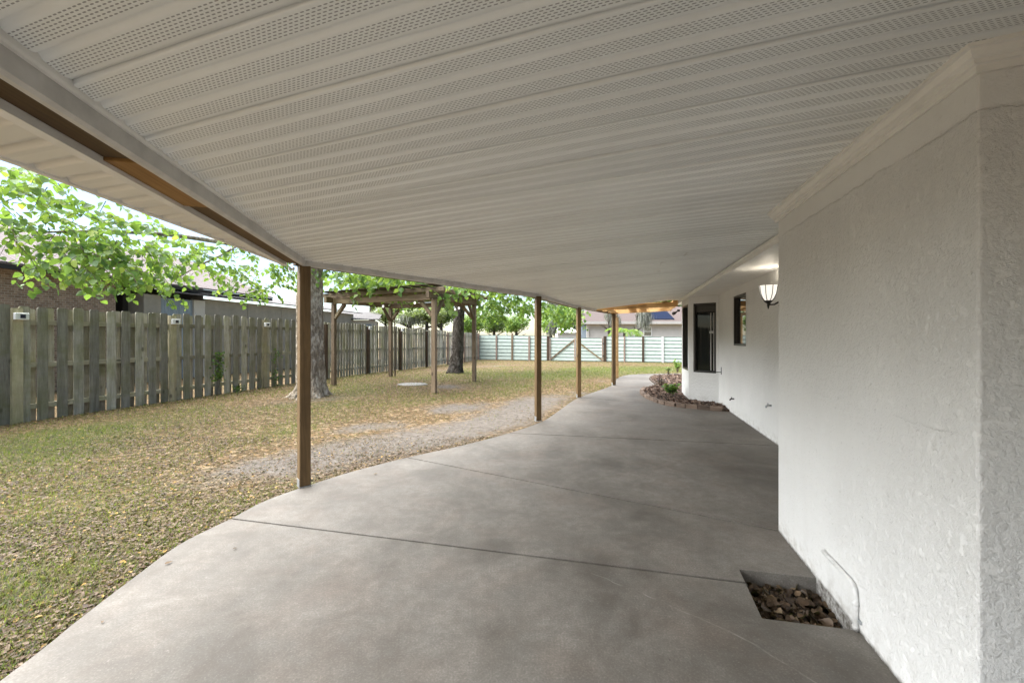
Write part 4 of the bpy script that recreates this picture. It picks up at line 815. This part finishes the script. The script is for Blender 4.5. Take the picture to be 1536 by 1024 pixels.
# ------------------------------------------------------------------ trees
def tree_base(name, loc, label, cat='tree', group=None): return thing(name, loc, label, cat, group)
T1 = Vector((*gp(465,594,-.04), -.05)); tr1 = tree_base('shade_tree', T1, 'large mottled pale trunked shade tree with a leafy bough over the fence')
def lumpy_trunk(pts, rad, mat, parent, seed, lobes=5, nn=22):
    m = MB(); r = random.Random(seed); m.tube(pts, rad, nn); ph = [r.uniform(0,6.28) for _ in range(4)]; k = len(pts)
    for i in range(k):
        c = Vector(pts[i])
        for j in range(nn):
            v = Vector(m.v[i*nn+j]); a = 2*math.pi*j/nn; f = 1+.07*math.sin(lobes*a+ph[0]+i*.25)+.05*math.sin(2*a+ph[1]+i*.6)+r.gauss(0,.02)+(.22*math.sin(lobes*a+ph[0])*max(0, 1-i/4)); m.v[i*nn+j] = tuple(c+(v-c)*f)
    return m.build('trunk', M_[mat], parent, smooth=True)
zt = [-.1,.02,.12,.28,.5,.8,1.1,1.5,1.9,2.3,2.7,3.2,3.8,4.4]; rt = [.47,.43,.38,.33,.305,.29,.28,.275,.27,.27,.265,.265,.26,.24]
lumpy_trunk([T1+Vector((.015*math.sin(z*2), .01*z, z)) for z in zt], rt, 'bark1', tr1, 3)
for k in range(7):
    a = k*.9+.3; L_ = random.uniform(.4,1.0); pts = [T1+Vector((math.cos(a)*.26, math.sin(a)*.26, .16))]+[T1+Vector((math.cos(a+.25*math.sin(q*2+k))*(.26+L_*q), math.sin(a+.25*math.sin(q*2+k))*(.26+L_*q), .10*(1-q)**3-.005-.03*q)) for q in (.2,.4,.6,.8,1.0)]
    MB().tube(pts, [.07,.042,.03,.024,.018,.01], 8).build('root', M_['bark1'], tr1, smooth=True)
def limb(parent, pts, r0, r1, mat, nm='limb'):
    P_ = [Vector(p) for p in smooth([tuple(Vector(p)) for p in pts], 4)]; n_ = len(P_); return MB().tube(P_, [r0+(r1-r0)*i/(n_-1) for i in range(n_)], 9).build(nm, M_[mat], parent, smooth=True)
tx, ty = T1.x, T1.y
limb(tr1, [(tx,ty,3.2),(tx-.55,ty-.6,3.32),(tx-1.0,ty-1.2,3.25),(tx-1.5,ty-2.1,3.2),(tx-1.75,ty-3.1,3.0),(tx-1.7,ty-4.0,2.75)], .07, .012, 'bark1'); limb(tr1, [(tx-.9,ty-1.1,3.26),(tx-1.0,ty-1.5,2.95),(tx-1.15,ty-2.0,2.6),(tx-1.3,ty-2.3,2.3)], .026, .007, 'bark1')
limb(tr1, [(tx,ty,3.9),(tx-1.2,ty-.2,4.6),(tx-2.4,ty-.6,5.2)], .10, .03, 'bark2'); limb(tr1, [(tx,ty,4.2),(tx+.9,ty+.6,5.0),(tx+1.6,ty+1.2,5.6)], .11, .03, 'bark2'); limb(tr1, [(tx,ty,4.3),(tx+.1,ty-.6,5.2),(tx+.3,ty-1.2,6.0)], .12, .03, 'bark2')
sp1 = [spray_points((-6.0,5.6,2.55), (.95,.85,.55), 98, 9, .45, .30, 1), spray_points((-6.35,5.25,3.25), (1.2,.9,.55), 82, 9, .45, .22, 2), spray_points((-5.75,6.3,2.6), (.9,.9,.55), 56, 9, .45, .32, 3),
       spray_points((-5.6,7.6,2.85), (.9,.9,.55), 46, 8, .45, .3, 4), spray_points((-4.95,8.7,2.95), (.55,.6,.5), 26, 8, .45, .3, 5), spray_points((-5.3,8.2,2.5), (.55,.6,.35), 16, 8, .4, .32, 6), spray_points((-4.0,9.6,3.2), (.9,.8,.4), 34, 8, .5, .3, 7),
       spray_points((tx-1.5,ty-.5,5.4), (2.2,2.0,1.1), 120, 8, .6, .2, 8), spray_points((tx+1.2,ty+.8,5.8), (2.2,2.0,1.1), 120, 8, .6, .2, 9), spray_points((tx+.2,ty-1,6.6), (2,2,.9), 90, 8, .6, .2, 10)]
foliage(tr1, sp1, .093, 'leaf_near', T1, 'crown')
T2 = Vector((*gp(683,559,-.07), -.06)); tr2 = tree_base('dark_trunk_tree', T2, 'leaning dark trunked tree behind the pergola with yellow green leaves')
lumpy_trunk([T2+Vector((.07*z+.02*math.sin(z*2.3), .03*z, z)) for z in [-.1,.05,.2,.5,.9,1.3,1.8,2.4,3.0,3.6,4.2]], [.34,.30,.26,.235,.22,.21,.205,.20,.195,.19,.17], 'bark2', tr2, 8, 4, 18)
q = T2+Vector((.27,.12,3.9))
for v in ((1.6,-.3,.3),(3.2,-.6,-.5),(2.2,1.2,.6),(-1.4,.4,.9),(-.6,-1.2,1.2)): limb(tr2, [q, q+Vector(v)*.35+Vector((0,0,.35)), q+Vector(v)*.7+Vector((0,0,.3)), q+Vector(v)], .09, .02, 'bark2')
def c2(px, py, Y): v = at(px, py, Y); return (v.x, v.y, v.z)
sp2 = [spray_points(c2(745,452,15.5), (1.0,1,.35), 40, 8, .6, .3, 21), spray_points(c2(735,468,15.5), (.55,.8,.35), 22, 8, .6, .3, 22), spray_points(c2(785,458,15.5), (.7,1,.4), 32, 8, .6, .35, 23), spray_points(c2(836,470,16.0), (.75,1,.45), 44, 8, .6, .35, 24), spray_points(c2(855,466,16.0), (.5,.8,.4), 22, 8, .6, .35, 25),
       spray_points(c2(760,425,15.5), (2.4,1.5,.6), 90, 8, .7, .25, 26), spray_points(c2(640,420,15.5), (2.2,1.5,.6), 80, 8, .7, .25, 27), spray_points(tuple(q+Vector((.5,0,1.2))), (2.6,2.2,1.0), 130, 8, .7, .2, 28)]
foliage(tr2, sp2, .14, 'leaf_mid', T2, 'crown')
# background trees: three crown meshes shared by the copies
def crown_mesh(seed, n, mat, size, lobes=11):
    g = np.random.default_rng(seed); C = []; Rr = []
    for k in range(lobes):
        v = g.normal(size=3); v /= np.linalg.norm(v); C.append(v*np.array([.62,.62,.52])*g.uniform(.35,1)); Rr.append(g.uniform(.26,.46))
    C.append(np.zeros(3)); Rr.append(.5); pos = []; nm = []
    for c_, r_ in zip(C, Rr):
        k = int(n*r_**2/sum(x*x for x in Rr)); v = unit(g.normal(size=(k,3))); rad = r_*(.45+.65*g.random(k)**.6); pos.append(c_+v*rad[:, None]); nm.append(unit(v*.7+np.array([0,0,.5])+g.normal(0,.5,(k,3))))
    pos = np.concatenate(pos); nm = np.concatenate(nm); ax = unit(g.normal(size=pos.shape)+np.array([0,0,-.5]))
    return leaf_mesh('crown', pos, ax, nm, g.uniform(.6,1.3,len(pos))*size, M_[mat], LEAF)
crowns = {'mid': [crown_mesh(31, 3600, 'leaf_mid', .075), crown_mesh(32, 3600, 'leaf_mid', .075)], 'far': [crown_mesh(33, 4200, 'leaf_far', .07), crown_mesh(34, 4200, 'leaf_far', .07)], 'pale': [crown_mesh(35, 3200, 'leaf_pale', .07)]}
moss_pts = None
def moss_mesh(seed, n):
    g = np.random.default_rng(seed); x = g.normal(0,.45,n); y = g.normal(0,.3,n); z = .55-.5*(x*x+y*y)+g.normal(0,.16,n)-.25*g.random(n); L_ = g.uniform(.12,.85,n)**1.3*np.clip(1.1-.7*np.abs(x), .2, 1); pos = np.stack([x, y, z], 1); ax = np.stack([g.normal(0,.06,n), g.normal(0,.06,n), -np.ones(n)], 1); nm = unit(g.normal(size=(n,3))*np.array([1,1,.05]))
    return leaf_mesh('moss', pos, ax, nm, L_, M_['moss'], LEAF*np.array([.055,1,1]))
mossm = [moss_mesh(51, 700), moss_mesh(52, 700)]
def far_tree(px, pyc, Y, rx, rz, kind, label, moss=0, trunk=True, group=None, dark='bark2', name='background_tree'):
    c = at(px, pyc, Y); base = Vector((c.x, c.y, float(gz(c.x, c.y)))); t_ = tree_base(name, base, label, 'tree' if trunk else 'bush', group)
    r = random.Random(int(px*7+Y)); top = c+Vector((0,0,rz*.25))
    P_ = [base+Vector((0,0,-.1))]+[base.lerp(top, f)+Vector((r.gauss(0,.08)*rx*.3, r.gauss(0,.1)*rx*.3, 0)) for f in (.3,.6,1)]; m = MB().tube(P_, [rx*.11+.05, rx*.085+.03, rx*.06+.02, rx*.025], 8)
    for k in range(5):
        a = r.uniform(0,6.28); s0 = base.lerp(top, r.uniform(.45,.85)); m.tube([s0, s0+Vector((math.cos(a)*rx*.3, math.sin(a)*rx*.3, rz*.2)), s0+Vector((math.cos(a)*rx*.65, math.sin(a)*rx*.65, rz*.35))], [rx*.04, rx*.025, rx*.01], 5)
    m.build('trunk', M_[dark], t_, smooth=True)
    if kind:
        o = bpy.data.objects.new('crown', r.choice(crowns[kind])); link(o, t_, Matrix.Translation(c) @ Matrix.Rotation(r.uniform(0,6.28), 4, 'Z') @ Matrix.Diagonal((rx, rx, rz, 1)))
    for k in range(moss):
        o = bpy.data.objects.new('moss', mossm[k % 2]); a = r.uniform(0,6.28); link(o, t_, Matrix.Translation(c+Vector((math.cos(a)*rx*.5, math.sin(a)*rx*.5, -rz*.15+r.uniform(-.2,.3)*rz))) @ Matrix.Rotation(a, 4, 'Z') @ Matrix.Diagonal((rx*.55, rx*.5, rz*.75, 1))); o['kind'] = 'stuff'
    return t_
TR = [
 (712,486,31,1.6,1.4,'mid','bright green bushy tree behind the corner where the fences meet',0,True),
 (742,484,33,1.5,1.5,'far','mid green rounded tree behind the left part of the mint fence',0,True),
 (775,486,36,1.8,1.3,'mid','yellow green tree behind the mint fence left of the second patio post',0,True),
 (826,484,38,1.7,1.9,'mid','light green tree hung with moss right of the second patio post',2,True),
 (851,476,45,2.6,2.6,'far','green tree behind the low white shed roof',1,True),
 (846,458,60,4.0,3.6,'far','big distant green tree rising behind the low white shed',2,True),
 (615,466,30,2.2,1.5,'mid','green bush above the fence between the middle pergola posts',0,False),
 (662,468,30,1.8,1.5,'far','darker green bush above the fence right of the front pergola post',0,False),
 (578,472,27,1.3,1.1,'pale','pale olive bush above the fence behind the rear pergola post',0,False),
 (560,430,48,4.5,3.6,'mid','distant light green tree above the pergola roof',0,True),
 (640,474,26,2.0,.95,'pale','pale grey green tangle of vines and moss above the fence',1,False),
 (913,476,33,1.2,1.4,None,'grey moss draped trunk in front of the red roofed house',2,True),
 (955,474,32,1.3,1.6,None,'second grey moss draped trunk beside the red roofed house window',2,True),
 (1000,440,75,9,7,'far','large distant dark tree behind the red roofed house',0,True),
]
for (px, py, Y, rx, rz, kd, lab, ms, tk) in TR: far_tree(px, py, Y, rx, rz, kd, lab, ms, tk, 'trees and bushes beyond the fences', name='background_tree' if tk else 'background_bush')
# banana-like palm fronds in front of the white house
pl = thing('palm', Vector((*gp(936,538,-.2)[:1], 30, -.22)), 'small bright green palm in front of the red roofed house', 'palm'); c = at(936, 499, 30); pl.location = (c.x, 30, -.22)
MB().tube([(c.x,30,-.3),(c.x,30,.6),(c.x+.05,30,c.z)], [.16,.13,.10], 8).build('trunk', M_['bark2'], pl)
pos = []; ax = []; nm = []
for k in range(13):
    a = k*.5+.2; d = Vector((math.cos(a), math.sin(a), random.uniform(.3,1.2))).normalized(); p = Vector(c)
    for j in range(14):
        p = p+d*.10; d = (d+Vector((0,0,-.11))).normalized(); sd = d.cross(Vector((0,0,1))).normalized()
        for sg in (-1, 1): pos.append(tuple(p)); ax.append(tuple(d*.7+sd*sg*.8+Vector((0,0,-.25)))); nm.append((random.gauss(0,.2), random.gauss(0,.2), 1))
pos = np.array(pos)-np.array(tuple(pl.location)); obj_from('frond', leaf_mesh('frond', pos, np.array(ax), unit(np.array(nm)), rng.uniform(.25,.42,len(pos)), M_['leaf_mid'], LEAF*np.array([.22,1,1])), pl, Matrix.Translation(pl.location))
# ------------------------------------------------------------------ neighbouring buildings
def EL(Y): return Vector((-11.3+.14*(Y-8.84), Y, 0))      # eave line of the long building on the left
ED = Vector((.14, 1, 0)).normalized(); EN = Vector((-1, .14, 0)).normalized()   # EN points away from the lawn
def EM(Y, z=0): p = EL(Y); return Matrix.Translation((p.x, p.y, z)) @ Matrix(((EN.x, ED.x, 0, 0), (EN.y, ED.y, 0, 0), (0, 0, 1, 0), (0, 0, 0, 1)))   # x away, y along
def roof_obj(parent, Y0, Y1, ze, rise, run, mat, th=.05, over=0, name='roof'):
    M = EM(Y0); L_ = (Y1-Y0)*math.sqrt(1+.14**2); m = MB()
    m.add([(-over,0,ze),(-over,L_,ze),(run,L_,ze+rise),(run,0,ze+rise),(-over,0,ze+th),(-over,L_,ze+th),(run,L_,ze+rise+th),(run,0,ze+rise+th)], [(0,1,2,3),(4,7,6,5),(0,4,5,1),(1,5,6,2),(2,6,7,3),(3,7,4,0)])
    return m.build(name, mat, parent, M)
bh = thing('brick_house', EL(7)+Vector((-1,0,-.1)), 'brown brick house with a rusty ribbed metal roof beyond the fence', 'house'); L_ = 11.6-2
MB().box(.55,6.5,0,(11.5-2)*1.01,-.1,3.02).build('wall', M_['brick'], bh, EM(2)); roof_obj(bh, 1.6, 17.0, 2.98, 1.55, 3.6, M_['rustroof'])
MB().add([(3.6,0,4.53),(3.6,15.5,4.53),(7.4,15.5,2.9),(7.4,0,2.9)], [(0,1,2,3)]).build('back_roof', M_['rustroof'], bh, EM(1.6)).modifiers.new('thick','SOLIDIFY').thickness = .05
MB().box(-.02,.05,0,15.5,2.87,2.97).build('fascia', M_['dark'], bh, EM(1.6)); MB().box(.06,.6,0,15.5,2.93,2.975).build('soffit', M_['shedwall'], bh, EM(1.6))
MB().box(3.2,3.4,9.6,15.0,2.5,4.25).build('wall', M_['shedwall'], bh, EM(2)); MB().box(.50,.56,3.2,4.6,1.9,2.85).build('window', M_['bronze'], bh, EM(2))
sh = thing('grey_shed', EL(15)+Vector((-1,0,-.1)), 'long grey panelled shed with a low ribbed metal roof beyond the fence', 'shed')
def ye(px):   # distance along the eave-line wall for a picture column, wall face .35 behind the eave
    k = (px-CX)/F; p0 = EL(8.84)+EN*.35; return (p0.x-.14*8.84)/(k-.14) if False else (p0.x-.14*p0.y)/(k-.14)
y215, y240, y288, y305, y460 = ye(213), ye(240), ye(288), ye(305), ye(462)
def panelbox(nm, ya, yb, x0, x1, z0, z1, mat): MB().box(x0, x1, 0, (yb-ya)*1.0098, z0, z1).build(nm, mat, sh, EM(ya))
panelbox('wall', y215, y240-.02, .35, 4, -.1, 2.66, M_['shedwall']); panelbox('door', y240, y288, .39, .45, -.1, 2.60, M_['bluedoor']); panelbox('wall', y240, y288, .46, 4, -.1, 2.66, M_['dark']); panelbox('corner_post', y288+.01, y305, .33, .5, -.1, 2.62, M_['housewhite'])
yy = y305+.01; k = 0
while yy < 24: panelbox('wall', yy, min(yy+1.9, 24)-.02, .35+(.0), 4, -.1, 2.70, M_['shedwall']); yy += 1.9
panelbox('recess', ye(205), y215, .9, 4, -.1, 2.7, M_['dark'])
roof_obj(sh, y240-.2, 24.2, 2.74, .62, 3.6, M_['greyroof'], .04, .12)
# pale shed beyond the pergola
ps = thing('pale_outbuilding', at(525,500,24)*Vector((1,1,0)).length if False else Vector((at(525,500,24).x, 24, -.2)), 'white outbuilding with a blue grey door beyond the fence', 'outbuilding'); c = at(522, 480, 24)
MB().box(-1.6,1.5,0,3,-.2,2.35).build('wall', M_['housewhite'], ps, Matrix.Translation((c.x,24,0)) @ Matrix.Rotation(R(14),4,'Z')); MB().box(.55,1.35,-.03,-.004,-.2,2.1).build('door', M_['bluedoor'], ps, Matrix.Translation((c.x,24,0)) @ Matrix.Rotation(R(14),4,'Z'))
MB().add([(-1.9,-.3,2.36),(1.8,-.3,2.36),(1.8,3.4,3.0),(-1.9,3.4,3.0),(-1.9,-.3,2.42),(1.8,-.3,2.42),(1.8,3.4,3.06),(-1.9,3.4,3.06)], [(0,3,2,1),(4,5,6,7),(0,1,5,4),(1,2,6,5),(2,3,7,6),(3,0,4,7)]).build('roof', M_['greyroof'], ps, Matrix.Translation((c.x,24,0)) @ Matrix.Rotation(R(14),4,'Z'))
# red roofed house at the back
YH = 42.0; c = at(950, 505, YH); rh = thing('red_roofed_house', Vector((c.x, YH, -.25)), 'cream house with a red brown roof and solar panels behind the mint fence', 'house')
def hx(px): return (px-CX)/F*YH
def hz(py): return HC+(CY-py)/F*YH
MB().box(hx(884), hx(1060), YH, YH+7, -.3, hz(485)).build('wall', M_['housewhite'], rh); 
ez, rz_ = hz(484.5), hz(465.5)
def slab(name, pts, mat, parent, th=.12):
    m = MB(); n = len(pts); m.add([tuple(p) for p in pts]+[(p[0],p[1],p[2]+th) for p in pts], [tuple(range(n-1,-1,-1)), tuple(range(n,2*n))]+[(i,(i+1)%n,n+(i+1)%n,n+i) for i in range(n)]); return m.build(name, mat, parent)
slab('roof', [(hx(872),YH-.6,ez),(hx(1070),YH-.6,ez),(hx(1050),YH+3.5,rz_+.55),(hx(893),YH+3.5,rz_+.55)], M_['redroof'], rh); slab('back_roof', [(hx(893),YH+3.5,rz_+.54),(hx(1050),YH+3.5,rz_+.54),(hx(1070),YH+7.6,ez),(hx(872),YH+7.6,ez)], M_['redroof'], rh)
slab('hip_roof', [(hx(872)-.0,YH-.61,ez-.01),(hx(893),YH+3.5,rz_+.53),(hx(872),YH+7.6,ez-.01)], M_['redroof'], rh)
MB().box(hx(872), hx(1070), YH-.66, YH-.61, ez-.12, ez+.16).build('fascia', M_['housewhite'], rh); MB().box(hx(872), hx(1070), YH-.6, YH, ez-.08, ez-.02).build('soffit', M_['housewhite'], rh)
w_ = MB().box(hx(965), hx(977.5), YH-.06, YH-.004, hz(504), hz(490)).build('window', M_['white'], rh); MB().box(hx(966), hx(976.5), YH-.07, YH-.061, hz(503), hz(497.3)).box(hx(966), hx(976.5), YH-.07, YH-.061, hz(496.6), hz(491)).build('pane', M_['glass'], w_)
MB().box(hx(872.5), hx(880), YH+.2, YH+.3, -.3, hz(485.5)).build('door', M_['bluedoor'], rh); MB().box(hx(880), hx(883.5), YH-.1, YH+.1, -.3, hz(485.2)).build('porch_post', M_['housewhite'], rh)
def rp_(px, f, lift=.16): return (hx(px), YH-.6+4.1*f, ez+(rz_+.55-ez)*f+lift)
sp_ = [rp_(974,.12), rp_(1011,.12), rp_(1011,.62), rp_(974,.62)]; slab('solar_panel', sp_, M_['solar'], rh, .05)
ws = thing('white_shed', Vector((hx(849)*.75, 31.5, -.25)), 'low white roofed shed just behind the metal gate', 'shed')
xa, xb = (834-CX)/F*31.5, (868-CX)/F*31.5; MB().box(xa+.15, xb-.1, 31.6, 33.4, -.3, HC+5/F*31.5).build('wall', M_['housewhite'], ws); slab('roof', [(xa,31.4,HC+6/F*31.5),(xb,31.4,HC+6/F*31.5),(xb-.25,33.6,HC+13.5/F*31.5),(xa+.35,33.6,HC+13.5/F*31.5)], M_['white'], ws, .05)
up = thing('utility_pole', Vector((at(760,500,40).x, 40, -.25)), 'thin grey pole standing behind the mint fence', 'pole'); q = at(760, 440, 40); MB().tube([(q.x,40,-.4),(q.x,40,q.z)], [.09,.07], 8).build('shaft', M_['greymetal'], up); MB().box(q.x-.5,q.x+.5,39.9,39.96,q.z-.4,q.z-.3).build('crossarm', M_['greymetal'], up)
# ------------------------------------------------------------------ light
w = bpy.data.worlds.new('World'); S.world = w; w.use_nodes = True; nt = w.node_tree; bg = nt.nodes['Background']
sky = nt.nodes.new('ShaderNodeTexSky'); sky.sky_type = 'NISHITA'; sky.sun_disc = False; SE, SR = R(50), R(-78)
sky.sun_elevation = SE; sky.sun_rotation = SR; sky.air_density = 1.0; sky.dust_density = .6; sky.ozone_density = 1.0; nt.links.new(sky.outputs[0], bg.inputs[0]); bg.inputs[1].default_value = .05
sd = bpy.data.lights.new('sun', 'SUN'); sun = bpy.data.objects.new('sun', sd); COL.objects.link(sun); sd.energy = 4.4; sd.angle = R(100); sd.color = (1, .985, .955)
dirv = Vector((math.sin(SR)*math.cos(SE), math.cos(SR)*math.cos(SE), math.sin(SE))); sun.rotation_euler = dirv.to_track_quat('Z', 'Y').to_euler(); sun.location = (0, 0, 20)
S.view_settings.view_transform = 'Standard'; S.view_settings.look = 'None'; S.view_settings.exposure = 2.33; S.view_settings.gamma = 1
S.render.engine = 'CYCLES'; S.cycles.use_denoising = True; S.cycles.max_bounces = 10; S.cycles.diffuse_bounces = 6; S.cycles.transparent_max_bounces = 8; S.cycles.sample_clamp_indirect = 8
